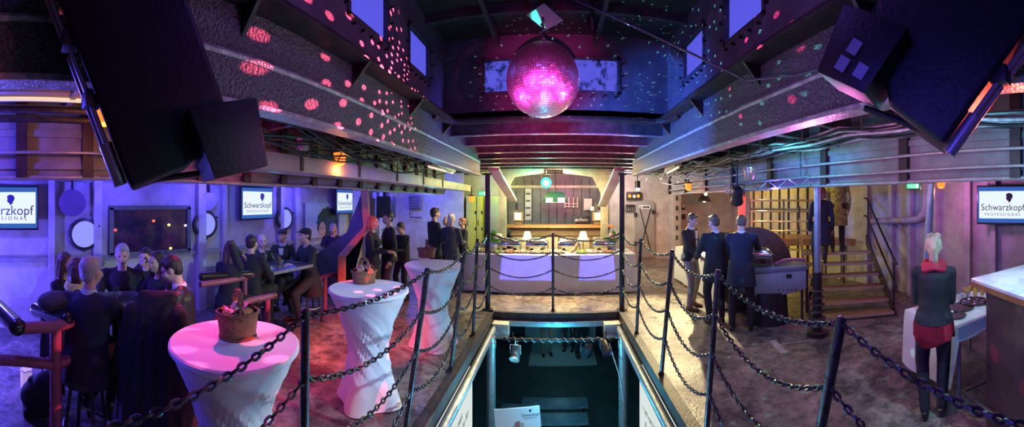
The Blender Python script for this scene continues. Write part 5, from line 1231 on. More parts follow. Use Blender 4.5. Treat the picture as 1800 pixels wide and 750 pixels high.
pl_ = MB().bx(DX0+.12, DX1-.15, 11.375, 11.4, zt-.30, zt-.16).build('sign_plate', M_dish, o)
for k, (u0, u1) in enumerate(((.1, .16), (.3, .42), (.44, .6), (.62, .7), (.72, .88))): MB().bx(lerp(DX0+.12, DX1-.15, u0), lerp(DX0+.12, DX1-.15, u1), 11.37, 11.375, zt-.26, zt-.2).build('sign_mark', M_txt, pl_)
MB().bx(DX1-.1, DX1+.02, 11.33, 11.4, 1.55, 1.68).build('lock', M_black, o, bevel=.01)
for k in (.25, .75): MB().bx(DX0-.05, DX0+.05, 11.37, 11.42, lerp(zd0, zt, k)-.07, lerp(zd0, zt, k)+.07).build('hinge', M_black, o)
o = thing('signal_box', 'control box with two orange lamps high on the white bulkhead', 'control box', (X(1112), 11.4, Z(350, 1112)))
MB().bx(X(1101), X(1126), 11.3, 11.48, Z(351, 1112), Z(337, 1112)).build('box', M_dark, o, bevel=.02)
for px in (1105, 1120): MB().ell((X(px), 11.27, Z(344.5, px)), (.055, .05, .055)).build('orange_lamp', emi('signal_orange_%d' % px, (1, .3, .04), 2.2), o)
MB().cyl((X(1113), 11.3, Z(345, 1113)), (X(1113), 11.27, Z(345, 1113)), .05, n=16).build('dial', M_dish, o)
o = thing('cable_hook_rack', 'row of hooks with coiled leads on the white bulkhead', 'rack', (X(1110), 11.44, Z(370, 1110)))
MB().bx(X(1100), X(1116), 11.42, 11.46, Z(362, 1108), Z(359, 1108)).build('bar', M_dark, o)
for k in range(5): MB().tube([(X(1101+3.4*k)+.03*math.sin(t), 11.4-.02*math.cos(t), Z(362, 1108)-.1+.1*math.cos(t)) for t in [2*PI*i/14 for i in range(14)]], .012, 5, closed=True).build('coil', M_black, o)
cb = MB().bx(X(1176), X(1190), 11.0, 11.5, 0, 3.0); cb = struct(cb.build('pillar', M_bulk, bevel=.01))
for k in range(7): MB().bx(X(1182)-.03, X(1182)+.03, 10.98, 11.0, .35+.33*k, .5+.33*k).build('dark_clip', M_black, cb)
fb = MB().prism([V((X(1176), 10.9, 2.95)), V((X(1187), 10.9, 2.2)), V((X(1197), 10.9, 2.2)), V((X(1187), 10.9, 2.95))], (0, .08, 0)); struct(fb.build('slanted_frame', M_bulk))
# figurehead-like ornament: plain hanging rig in the dark alcove
o = thing('wall_ornament', 'white winged ornament in the dark alcove behind the waiter', 'lamp', (X(1200), 11.4, Z(372, 1200)))
MB().bx(X(1196), X(1204), 11.42, 11.48, Z(385, 1200), Z(358, 1200)).build('back_plate', M_dark, o); MB().ell((X(1200), 11.38, Z(361, 1200)), (.07, .06, .09)).build('globe', M_dish, o)
MB().prism([(X(1190), 11.36, Z(371, 1200)), (X(1196), 11.36, Z(369, 1200)), (X(1204), 11.36, Z(369, 1200)), (X(1209), 11.36, Z(374, 1200)), (X(1204), 11.36, Z(376, 1200)), (X(1196), 11.36, Z(376, 1200))], (0, .03, 0)).build('wings', M_dish, o)
lp = onr(1238, 352, 9.6)
o = thing('hanging_lamp', 'hanging shaded lamp with a bright bulb over the side buffet', 'lamp', lp)
MB().lathe([(.02, .25), (.05, .2), (.2, -.02), (.195, -.03), (.04, .18), (.02, .2)], lp, 24).build('shade', M_dark, o); MB().ell(lp+V((0, 0, .0)), .05).build('bulb', emi('warm_bulb', (1, .85, .45), 14), o); MB().cyl(lp+V((0, 0, .24)), V((lp.x, lp.y, 2.9)), .008, n=6).build('cord', M_black, o)
lp2 = onr(1241, 341, 8.6); o = thing('spotlight', 'tiny greenish star bright spotlight on the starboard pipes', 'spotlight', lp2)
MB().cyl(lp2+V((0, .03, 0)), lp2+V((0, .16, .05)), .05, n=14).build('housing', M_black, o); MB().ell(lp2+V((0, .01, 0)), .035).build('lens', emi('pale_green_lens', (.85, 1, .5), 20), o); MB().cyl(lp2+V((0, .1, .05)), V((lp2.x, lp2.y+.1, 2.88)), .012, n=6).build('clamp', M_black, o)
lp3 = onr(1121, 331, 8.8); o = thing('spotlight', 'small blue white spotlight under the girder above the steel door', 'spotlight', lp3)
MB().cyl(lp3, lp3+V((0, .03, .18)), .07, n=14).build('housing', M_black, o); MB().ell(lp3+V((0, -.01, -.01)), .055).build('lens', emi('blue_white_lens', (.4, .45, 1), 9), o); MB().cyl(lp3+V((0, .03, .18)), V((lp3.x, lp3.y+.03, 2.88)), .012, n=6).build('clamp', M_black, o)
# =====================================================================  OVERHEAD: MIRROR BALL, LOUDSPEAKERS, LAMPS, CABLES
bc = onr(954, 141.5, 3.4); BR = .357
o = thing('mirror_ball', 'large mirror ball with magenta glow hanging in the middle of the skylight well', 'mirror ball', bc-V((0, 0, BR)))
M_mir = mat('mirror_tile', (.92, .92, .95), .34, 1.0); M_grout = mat('mirror_grout', (.03, .02, .03), .6)
MB().ell(bc, BR-.006, None, 48, 32).build('core', M_grout, o)
t = MB(); rnd = random.Random(4); NR = 46
for j in range(NR):
    la = -PI/2+PI*(j+.5)/NR; n = max(5, int(2*PI*math.cos(la)/(PI/NR)))
    for i in range(n):
        lo = 2*PI*(i+.5*(j % 2)*0)/n; d = V((math.cos(la)*math.cos(lo), math.cos(la)*math.sin(lo), math.sin(la)))
        nn = (d+V((rnd.gauss(0, .05), rnd.gauss(0, .05), rnd.gauss(0, .05)))).normalized(); s, u, q = frame(nn)
        hw = PI*BR*math.cos(la)/n*.88; hh = PI*BR/NR/2*.88; c = bc+d*BR
        t.add([c-s*hw-u*hh, c+s*hw-u*hh, c+s*hw+u*hh, c-s*hw+u*hh], [(0, 1, 2, 3)])
t.build('mirror_tiles', M_mir, o, recalc=False)
MB().cyl(bc+V((0, 0, BR-.01)), bc+V((0, 0, BR+.05)), .06, .035, 20).build('top_cap', M_steel, o)
MB().cyl(bc+V((0, 0, BR+.04)), bc+V((0, 0, BR+.36)), .012, n=10).build('rod', M_black, o)
b = MB()
for k in range(4): b.tube([bc+V((.02*math.cos(a)*(k % 2), .02*math.sin(a), BR+.07+.045*k+.02*math.cos(a))) for a in [2*PI*i/10 for i in range(10)]], .006, 5, closed=True)
b.build('shackle', M_steel, o)
mz = bc.z+BR+.36
MB().box(bc+V((0, 0, BR+.44)), (.26, .3, .16)).build('motor', M_black, o, bevel=.015)
q = mz+.16; MB().bx(bc.x-.02, bc.x+.02, bc.y-.02, bc.y+.02, bc.z+BR+.5, 4.05).build('hanger', M_black, o)
MB().box(bc+V((.02, .0, BR+.26)), (.26, .26, .006), Matrix.Rotation(.75, 3, 'Z') @ Matrix.Rotation(.28, 3, 'Y')).build('mount_plate', mat('plate_teal_lit', (.25, .75, .55), .5), o)  # teal light on the plate is put into its colour
# small spot next to it
M_lens = emi('dim_blue_lens', (.35, .4, 1), 1.5)
def spotlamp(p, aim, label, s=1.0, up=.25, lens=None, group=None, mh=M_black):
    p = V(p); q = (V(aim)-p).normalized(); a, u, d = frame(q)
    o = thing('spotlight', label, 'spotlight', p, 0, group)
    MB().lathe([(.001, -.16*s), (.05*s, -.15*s), (.075*s, -.1*s), (.075*s, .04*s), (.09*s, .1*s), (.085*s, .1*s), (.07*s, .03*s), (.001, .03*s)], p, 22, q.to_track_quat('Z', 'Y').to_matrix()).build('housing', mh, o)
    MB().cyl(p+q*.035*s, p+q*.04*s, .068*s, n=20).build('lens', lens or M_lens, o)
    MB().tube([p+a*.09*s, p+a*.09*s+V((0, 0, .15*s)), p-a*.09*s+V((0, 0, .15*s)), p-a*.09*s], .009*s, 8).build('yoke', mh, o)
    MB().cyl(p+V((0, 0, .15*s)), p+V((0, 0, .15*s+up)), .012, n=8).build('clamp', mh, o)
    return o
p = onr(1041, 40, 3.6); spotlamp(p, (.5, 4.3, 3), 'little spotlight on the skylight roof, right of the mirror ball', .55, 4.06-p.z-.08)
# cable across the well
c0, c1 = onr(985, -12, 3.3), onX(1312, 141, 1.33)
P = [lerp(c0, c1, i/30)-V((0, 0, .04*4*(i/30)*(1-i/30))) for i in range(31)]
P += [onX(1350, 137, 1.36), onX(1400, 132, 1.38), onX(1450, 118, 1.38), onX(1500, 100, 1.39), onX(1560, 82, 1.39)]
tag(MB().tube(P, .009, 8).build('cable', mat('grey_cable', (.12, .12, .14), .35)), 'cable slung from the mirror ball motor to the right girder', 'cable')
# ---- two foreground loudspeakers
M_cab = mat('speaker_cabinet', (.006, .005, .008), .5, 0, (.01, .008, .012), 9, .15, 60); M_chr = mat('speaker_rail', (.55, .5, .55), .3, .7); M_dl = mat('speaker_glint', (.35, .35, .55), .4)
def loudspeaker(px, py, r, tilt, s, label, L=.95, Wd=.40, box=(.30, .13), hz=3.05, cut=(.1, .12), square_glints=True):
    c = onr(px, py, r); a = ang(px); t = V((math.cos(a), -math.sin(a), 0)); v = V((math.sin(a), math.cos(a), 0)); up = V((0, 0, 1))
    d = (t*math.sin(tilt)*-s-up*math.cos(tilt)).normalized(); w = v.cross(d); w = w if w.dot(t)*(-s) > 0 else -w; w.normalize()   # w: towards the middle of the picture
    v2 = d.cross(w); v2 = v2 if v2.dot(v) > 0 else -v2
    o = thing('loudspeaker', label, 'loudspeaker', c, 0, 'tilted loudspeakers over the well')
    P = lambda dd, ww, vv: c+d*dd+w*ww+v2*vv
    k = MB(); k.prism([P(-L/2, -Wd/2, -.12), P(L/2-.02, -Wd/2, -.12), P(L/2-.02, Wd/2-cut[0], -.12), P(L/2-cut[1]-.02, Wd/2, -.12), P(-L/2, Wd/2, -.12)], v2*.30); k.build('cabinet', M_cab, o, bevel=.02, seg=3)
    k = MB(); k.prism([P(box[0]-.13, box[1]-.08, -.22), P(box[0]+.10, box[1]-.08, -.22), P(box[0]+.12, box[1]+.11, -.2), P(box[0]-.1, box[1]+.15, -.2)], v2*.2); hb_ = k.build('horn_cover', M_cab, o, bevel=.008)
    for (dd, ww) in ((.05, -.03), (.0, .03), (.06, .035)) if square_glints else ():
        MB().prism([P(box[0]+dd-.022, box[1]+ww-.018, -.216), P(box[0]+dd+.022, box[1]+ww-.018, -.216), P(box[0]+dd+.022, box[1]+ww+.018, -.216), P(box[0]+dd-.022, box[1]+ww+.018, -.216)], v2*-.003).build('square_glint', M_dl, hb_)  # blue square reflections painted on as small plates
    for (d0, d1, rr) in ((-.33, -.13, .013), (-.06, .1, .014), (.14, .28, .014)):
        for off in (0, .03): MB().cyl(P(d0, -Wd/2-.022-off*.5, -.08+off), P(d1, -Wd/2-.022-off*.5, -.08+off), rr*.7, n=10).build('side_rail', M_chr, o)
    for dd in (-.36, -.1, .12): MB().box(P(dd, -Wd/2-.015, -.07), (.07, .06, .06)).build('rail_bracket', M_cab, o, bevel=.01)
    MB().cyl(P(.28, -Wd/2-.025, -.07), P(.43, -Wd/2-.025, -.07), .024, n=14).build('end_grip', M_chr, o)
    MB().cyl(P(L/2-.03, -.12, .0), P(L/2+.02, .1, .0), .012, n=8).build('lower_bar', M_cab, o)
    h = P(-.2, 0, .12); MB().bar(h, V((h.x, h.y, hz)), .06, .02).build('hanging_bracket', M_black, o)
    return o
loudspeaker(243, 92, 1.25, .36, -1, 'tilted black loudspeaker with pale side rails hung before the port girder', box=(.42, .13), cut=(.2, .1), square_glints=False)
loudspeaker(1690, 25, 1.22, .62, 1, 'tilted black loudspeaker with red lit side rails hung before the starboard girder', L=.88, Wd=.46, box=(.34, .12), cut=(.24, .26))
# ---- orange warning lamps
M_wdome = mat('orange_lamp_glass', (.9, .28, .03), .25, 0, emis=((1, .2, .02), 1.6)); M_wcore = emi('orange_lamp_core', (1, .5, .05), 5)
def warn(p, r, label, first=[], w=6):
    p = V(p)
    if first: o = copy_tree(first[0][0], None, label); o.location = p; o.scale = (r/first[0][1],)*3
    else:
        o = thing('warning_lamp', label, 'warning lamp', p, 0, 'orange warning lamps')
        MB().lathe([(.001, .17), (.095, .17), (.1, .15), (.09, .13), (.001, .13)], (0, 0, 0), 26).build('base', M_dark, o, world=False)
        MB().lathe([(.088, .13), (.084, .02), (.07, -.03), (.04, -.045), (.001, -.048)], (0, 0, 0), 26).build('dome', M_wdome, o, world=False)
        k = MB(); k.lathe([(.05, .06), (.052, .045), (.05, .03)], (0, 0, 0), 18); k.ell((0, 0, -.0), (.03, .03, .045)); k.build('glowing_core', M_wcore, o, world=False)
        MB().cyl((0, 0, .17), (0, 0, .42), .02, n=10).build('conduit', M_dark, o, world=False)
        first.append((o, r))
    if w: light('POINT', 'warning_lamp_glow', p+V((0, 0, -.13*r/.1)), (1, .3, .04), w, radius=.05)
    return o
warn(onr(184, 211, 2.75), .095, 'glowing orange warning lamp behind the port loudspeaker', w=7)
warn(onr(597, 285, 4.4), .085, 'glowing orange warning lamp among the cables above the middle covered table', w=5)
warn(onr(1210, 331, 8.3), .085, 'small orange warning lamp under the pipes above the waiter', w=3)
warn(onX(1654, 327, 3.5), .052, 'orange warning lamp beside the pole behind the blonde woman', w=1)
warn(onr(829, 352, 10.3), .09, 'pale red warning lamp over the yellow lockers', w=0)
# ---- exit signs
M_ex = emi('exit_green', (.05, .85, .3), 1.6); M_exw = emi('exit_white', (.9, 1, .9), 1.6)
def exits(p, n, w, h, label):
    p = V(p); n = V(n).normalized(); x = V((0, 0, 1)).cross(n).normalized(); R = Matrix((x, n, V((0, 0, 1)))).transposed()
    o = thing('exit_sign', label, 'sign', p-V((0, 0, h/2)), 0, 'green exit signs')
    MB().box(p-n*.025, (w+.02, .05, h+.02), R).build('case', M_ring, o, bevel=.004); f = MB().box(p+n*.002, (w, .004, h), R).build('lit_face', M_ex, o)
    c = p+n*.005; k = MB()   # running figure, arrow and doorway
    k.box(c+x*w*.3, (w*.2, .002, h*.8), R); k.ell(c+x*w*.06+V((0, 0, h*.28)), (h*.09, .003, h*.09)); k.bar(c+x*w*.05+V((0, 0, h*.2)), c-x*w*.02-V((0, 0, h*.1)), h*.14, .003); k.bar(c-x*w*.02-V((0, 0, h*.1)), c+x*w*.1-V((0, 0, h*.35)), h*.1, .003); k.bar(c-x*w*.02-V((0, 0, h*.1)), c-x*w*.12-V((0, 0, h*.25)), h*.1, .003); k.bar(c-x*w*.42, c-x*w*.2, .003, h*.12); k.prism([c-x*w*.2+V((0, 0, h*.25)), c-x*w*.1, c-x*w*.2-V((0, 0, h*.25))], n*.002)
    k.build('pictogram', M_exw, f); MB().cyl(p+V((0, 0, h/2)), p+V((0, 0, h/2+.12)), .008, n=6).build('hanger', M_black, o)
exits(onX(1605, 327, 3.48), (-1, -.3, 0), .15, .055, 'small green exit sign under the starboard pipes')
exits(onr(848, 340, 10.2), (.1, -1, 0), .24, .12, 'green exit sign above the yellow lockers')
# ---- tube lamps
M_tubeh = mat('tube_lamp_housing', (.5, .42, .33), .5); M_tubew = mat('tube_lamp_wood', (.5, .3, .12), .5); M_tubel = mat('tube_lamp_glass', (.8, .75, .7), .4, emis=((1, .75, .55), .8))
def tubelamp(p0, p1, m, label, w=.12):
    p0, p1 = V(p0), V(p1); o = thing('tube_lamp', label, 'ceiling lamp', (p0+p1)/2, 0, 'tube lamps under the deck')
    MB().bar(p0+V((0, 0, .05)), p1+V((0, 0, .05)), w, .08).build('housing', m, o, bevel=.01); MB().cyl(p0, p1, .022, n=12).build('tube', M_tubel, o)
    for t in (.2, .8): q = lerp(p0, p1, t); MB().cyl(q+V((0, 0, .09)), V((q.x, q.y, 2.95)), .008, n=6).build('hanger', M_black, o)
tubelamp((-2.0, 5.2, 2.52), (-2.0, 6.5, 2.52), M_tubeh, 'beige tube lamp hanging beside the port girder near its far end')
tubelamp((2.05, 5.6, 2.55), (2.25, 6.8, 2.55), M_tubew, 'wooden tube lamp hanging beside the starboard girder near its far end')
tubelamp((-3.05, -.6, 2.86), (-3.05, .62, 2.86), M_tubeh, 'pink lit tube lamp under the deck in the port corner', .3)
# ---- pipes and cables
M_pipe = mat('thin_pipe', (.5, .48, .46), .4, .3, (.35, .33, .32), 9)
def pipe(pts, r, label, grp='pipes along the curtain plates', m=M_pipe): return tag(MB().tube(pts, r, 10).build('pipe', m), label, 'pipe', grp)
for s, w, rows in ((-1, 'port', ((3.37, 2.185, .026, 'along the lower edge of the plate'), (3.29, 2.42, .016, 'halfway up the plate'))), (1, 'starboard', ((3.37, 2.185, .026, 'along the lower edge of the plate'), (3.29, 2.30, .018, 'lower of two across the plate'), (3.28, 2.47, .018, 'upper of two across the plate')))):
    for x, z, r, t in rows:
        pipe([(s*(x+.0), y, z+.006*math.sin(y*1.7)) for y in [-1.9+.4*k for k in range(30)]], r, 'thin %s pipe %s' % (w, t))
for k in range(2): pipe([(-3.12+.14*k, y, 2.70+.05*k) for y in (-1.9, .3, 1.0, 1.6, 2.4)], .035, ('outer', 'inner')[k]+' dark pipe under the deck behind the port warning lamp', 'dark pipes', M_dark)
o = thing('cable_tray', 'thick bundle of grey cables strapped under the starboard deck', 'cables', (2.95, 2, 2.72))
M_cab2 = mat('grey_cables', (.5, .52, .54), .45, 0, (.2, .21, .22), 12); rnd = random.Random(9)
for k in range(13):
    x0 = 2.72+.042*k; z0 = 2.72+.03*math.sin(k*1.3)
    MB().tube([(x0+.02*math.sin(y*1.3+k)+rnd.uniform(-.006, .006), y, z0-.05*abs(math.sin(y*2.4))+rnd.uniform(-.012, .012)) for y in [-1.5+.24*i for i in range(42)]], .016, 6).build('cable', M_cab2 if k % 4 else M_black, o)
for i in range(11): y = -1.4+.9*i; MB().tube([(2.66, y, 3.0), (2.66, y, 2.68), (3.28, y, 2.68), (3.28, y, 3.0)], .014, 6).build('strap', M_dark, o)
t = MB(); rnd = random.Random(12)
for k in range(34):
    y = rnd.uniform(2.6, 6.2); L = rnd.uniform(1.0, 2.6); x = rnd.uniform(-2.55, -1.85); z = rnd.uniform(2.5, 2.72); ph = rnd.uniform(0, 6)
    t.tube([(x+.10*math.sin(ph+1.9*L*i/16), y-L/2+L*i/16, z+.06*math.sin(ph*2+2.6*L*i/16)-.05*math.sin(PI*i/16)) for i in range(17)], rnd.uniform(.005, .011), 5)
for k in range(8):
    c = V((rnd.uniform(-2.4, -1.9), rnd.uniform(2.4, 5.8), 2.5)); r = rnd.uniform(.05, .13); t.tube([c+V((.02*math.sin(a*2), r*math.cos(a), r*math.sin(a))) for a in [2*PI*i/18 for i in range(18)]], .007, 5, closed=True)
t = t.build('cable_tangle', M_black); t['kind'] = 'stuff'; tag(t, 'tangle of black cables hanging under the port deck beside the girder', 'cables')
t = MB()
for k in range(30):
    y = rnd.uniform(5.8, 8.8); L = rnd.uniform(.8, 2.0); x = rnd.uniform(1.9, 3.2); z = rnd.uniform(2.45, 2.75); ph = rnd.uniform(0, 6)
    t.tube([(x+.14*math.sin(ph+1.9*L*i/16), y-L/2+L*i/16, z+.07*math.sin(ph*2+2.6*L*i/16)) for i in range(17)], rnd.uniform(.008, .014), 5)
t = t.build('cable_tangle', M_cab2); t['kind'] = 'stuff'; tag(t, 'tangle of pale cables under the starboard deck above the waiter', 'cables')
p = onr(532, 252, 3.6); o = thing('junction_box', 'pale junction box under the port deck beams', 'box', p); MB().box(p, (.1, .1, .14)).build('case', M_bulk, o, bevel=.006); MB().cyl(p+V((0, 0, .07)), V((p.x, p.y, 2.86)), .012, n=8).build('conduit', M_black, o); MB().box(p-V((0, .052, 0)), (.08, .006, .11)).build('lid', M_bulk, o)
# truss with lamps on the starboard side
o = thing('lighting_truss', 'violet lit lattice truss under the starboard deck over the winch', 'truss', (3.1, 5.3, 2.0))
ta, tb = V((3.05, 5.0, 2.12)), V((3.05, 3.1, 2.32)); ta, tb = onr(1275, 338, 6.2), onr(1425, 326, 4.9)
for dz in (0, .13): MB().cyl(ta+V((0, 0, dz)), tb+V((0, 0, dz)), .018, n=8).build('chord', M_galv, o)
for i in range(9): MB().cyl(lerp(ta, tb, i/9)+V((0, 0, .13*(i % 2))), lerp(ta, tb, (i+1)/9)+V((0, 0, .13*((i+1) % 2))), .01, n=6).build('lattice_bar', M_galv, o)
for t_ in (.1, .9): q = lerp(ta, tb, t_); MB().cyl(q+V((0, 0, .13)), V((q.x, q.y, 2.86)), .012, n=6).build('hanger', M_black, o)
p = onr(1296, 345, 5.9); spotlamp(p, V((3.4, 6.0, 1.2)), 'stage spotlight clamped to the lattice truss beside the red frame', 1.3, .5, emi('red_lens', (1, .3, .15), 6))
p = onr(1318, 306, 5.3); o = thing('bell', 'round copper bell shaped lamp under the starboard cable bundle', 'lamp', p); o.name = 'bell_lamp'; MB().lathe([(.001, -.1), (.05, -.09), (.085, -.04), (.09, .06), (.1, .07), (.1, .1), (.001, .1)], p, 24).build('shade', mat('copper', (.5, .28, .2), .35, .6), o); MB().cyl(p+V((0, 0, .1)), V((p.x, p.y, 2.86)), .012, n=8).build('stem', M_black, o)
# a pale patch, a painted line and a red painted stripe on the deck
for a, b_, w, m in ((onz(1358, 598, 0), onz(1378, 620, 0), .09, M_hull), (onz(1375, 604, 0), onz(1432, 597, 0), .02, M_hull), (onz(1375, 575, 0), onz(1432, 570, 0), .12, M_rail)):
    k = MB().bar(a+V((0, 0, .002)), b_+V((0, 0, .002)), w, .004); struct(k.build('floor_marking', m))
# =====================================================================  BELOW THE PIT
M_post_w = emi('backlit_panel', (.86, .96, .93), .82)
def panel(s, y0, y1, label, lines, ym, zm, slope):
    o = thing('lit_panel', label, 'panel', (s*1.1, (y0+y1)/2, -2.42), 0, 'backlit panels of the lower deck')
    MB().bx(s*1.10, s*1.14, y0, y1, -2.1, -.22).build('light_face', M_post_w, o); MB().bx(s*1.14, s*1.2, y0-.04, y1+.04, -2.42, -.2).build('frame', M_galv, o)
    n = V((-s, 0, 0)); x = V((0, 0, 1)).cross(n)
    for k, (t, dy, dz, sz) in enumerate(lines):
        text_mesh(t, sz, basis(x, V((0, 0, 1)), n, (s*1.097, ym+dy, zm+dz)) @ Matrix.Rotation(slope, 4, 'Z'), 'handwriting', M_txt, o, .0006, shear=.3)
panel(-1, 1.6, 4.45, 'bright backlit panel with handwriting below the basket table side of the pit', (('Thomas', -.1, .08, .13), ('A Danke für', .1, -.06, .12), ('uns', .22, -.22, .11)), 3.83, -.66, .1)
panel(1, 1.6, 4.5, 'bright backlit panel with handwriting below the aisle side of the pit', (('~ uni ren hier', .0, .08, .12), ('B & Z F P H ', -.1, -.08, .12), ('~ nzi', -.25, -.24, .12)), 4.0, -.72, .1)
# tilted advert board
q0 = onr(908, 714, 5.0); a = ang(908)
o = thing('advert_board', 'white advert board with head silhouette standing down on the lower deck', 'board', (q0.x, q0.y, -2.45))
x = V((math.cos(a), -math.sin(a), 0)).normalized(); x = (x*.98-V((0, 0, 0))).normalized(); n = V((-math.sin(a), -math.cos(a), 0)); xt = (x+V((0, 0, .08))).normalized(); zt = n.cross(xt).normalized(); zt = zt if zt.z > 0 else -zt
R = Matrix((xt, -n, zt)).transposed(); C0 = V((q0.x, q0.y, q0.z))-zt*.62
M_bd = mat('advert_board_white', (.75, .78, .82), .5); MB().box(C0, (.66, .02, 1.2), R).build('board', M_bd, o, bevel=.003)
Mx = basis(xt, zt, n, C0+n*.012)
text_mesh('Schwarzkopf', .062, Mx @ Matrix.Translation((.19, .49, 0)), 'lettering', M_ink, o, .0005, sx=.8); text_mesh('PROFESSIONAL', .028, Mx @ Matrix.Translation((.19, .445, 0)), 'lettering', M_ink, o, .0005, sx=.8, spacing=1.3)
MB().prism([C0+n*.011+xt*(.19+u*.05)+zt*(.545+v*.05) for u, v in SIL], n*.002).build('emblem', M_ink, o)
MB().prism([C0+n*.011+xt*u+zt*v for u, v in ((-.18, -.1), (.0, -.1), (.06, .33), (.02, .42), (-.04, .4), (-.1, .25))], n*.002).build('printed_bottle', mat('print_brown', (.35, .22, .18), .5), o)
MB().prism([C0+n*.0115+xt*u+zt*v for u, v in ((-.02, .05), (.06, .05), (.09, .38), (.03, .4))], n*.002).build('printed_tube', mat('print_grey', (.5, .5, .48), .5), o)
MB().prism([C0+n*.0115+xt*u+zt*v for u, v in ((-.22, .22), (-.15, .33), (-.08, .34), (-.12, .26))], n*.002).build('printed_leaf', mat('print_green', (.1, .4, .2), .5), o)
for sx2 in (-.28, .28): MB().bar(C0+xt*sx2-n*.02-zt*.55, V((C0.x+xt.x*sx2-n.x*.3, C0.y+xt.y*sx2-n.y*.3, -2.45)), .03, .02).build('leg', M_black, o)
# benches
def bench(y, z, x0, x1, label, first=[]):
    o = thing('bench', label, 'bench', ((x0+x1)/2, y, -2.45), 0, 'benches on the lower deck')
    MB().bx(x0, x1, y-.17, y+.17, z-.04, z).build('seat', mat('bench_grey', (.25, .3, .34), .35, 0, (.18, .2, .23), 8) if 'bench_grey' not in MATS else MATS['bench_grey'], o, bevel=.01)
    for x in (x0+.08, x1-.08):
        for dy in (-.12, .12): MB().cyl((x, y+dy, -2.45), (x, y+dy, z-.04), .02, n=8).build('leg', M_black, o)
bench(6.85, -2.0, -.68, .62, 'farthest of three benches in rows down on the lower deck'); bench(6.35, -2.0, -.65, .58, 'middle of three benches in rows down on the lower deck'); bench(5.85, -2.0, -.62, .56, 'nearest of three benches in rows down on the lower deck')
q = onr(900, 698, 6.6); o = thing('side_table', 'small low table left of the benches on the lower deck', 'table', (q.x, q.y, -2.45)); MB().box((q.x, q.y, -2.0), (.4, .35, .04)).build('top', M_hullp, o, bevel=.006)
for dx in (-.17, .17):
    for dy in (-.14, .14): MB().cyl((q.x+dx, q.y+dy, -2.45), (q.x+dx, q.y+dy, -2.02), .015, n=8).build('leg', M_black, o)
# lamp bar and its lamps
o = thing('lamp_bar', 'horizontal lamp bar with wound cables below the far pit edge', 'lamp bar', (0, 5.55, -.33))
MB().cyl((-.88, 5.55, -.26), (.95, 5.55, -.26), .024, n=12).build('bar', M_black, o)
w_ = MB(); w_.tube([(-.85+1.75*i/90, 5.55+.035*math.cos(i*.9), -.26+.035*math.sin(i*.9)) for i in range(91)], .007, 5); w_.build('wound_cable', M_cab2, o)
for x in (-.7, .1, .8): MB().cyl((x, 5.55, -.26), (x, 5.58, -.15), .012, n=8).build('hanger', M_black, o)
p = onr(906, 622, 5.5); spotlamp(p, (-.9, 3.5, -2), 'teal lit stage lamp at the left end of the lamp bar', .95, .06, emi('teal_small_lens', (.3, .9, 1), 3), mh=M_galv)
p = onr(1064, 612, 5.5); spotlamp(p, (1.2, 4.5, -1.2), 'blue lit stage lamp at the right end of the lamp bar', 1.0, .06, emi('blue_small_lens', (.15, .2, 1), 4))
p = onr(1032, 616, 5.6); spotlamp(p, (.3, 7, -1.6), 'dark stage lamp in the middle right of the lamp bar', 1.1, .06, M_tv)
tag(MB().tube([V((.84, 5.48, -.3)), V((.88, 5.25, -.45)), V((.93, 5.0, -.62)), V((.96, 4.85, -.9))], .01, 6).build('cable', M_cab2), 'pale cable dropping from the right end of the lamp bar', 'cable')
# lit floor and people seen under the far edge
for k, (px, r, f, t, kw) in enumerate(((961, 10.0, (.2, -1), 'person in dark skirt on the lower deck, left one of three', dict(fem=True, legs=None, skirt=('black', .62), hair=('long', 'dark'))), (1000, 10.3, (-.3, -1), 'person in dark trousers on the lower deck, middle one of three', dict(legs='char', hair=('short', 'brown'))), (1020, 9.9, (.3, -1), 'person in blue jeans on the lower deck, right one of three', dict(legs='jeans', hair=('short', 'dark'))))):
    a_ = pol(px, r, -2.45); person(t, a_, f, height=1.72, features=False, group=None, **kw)
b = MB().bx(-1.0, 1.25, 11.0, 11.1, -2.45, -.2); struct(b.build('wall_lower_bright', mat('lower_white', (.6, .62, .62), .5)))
b = MB().bx(-.75, 1.1, 9.3, 11.0, -2.45, -2.43); struct(b.build('floor_lower_lit', mat('lower_lit_floor', (.5, .52, .52), .4)))  # pale sheet: the lit patch of floor put into colour
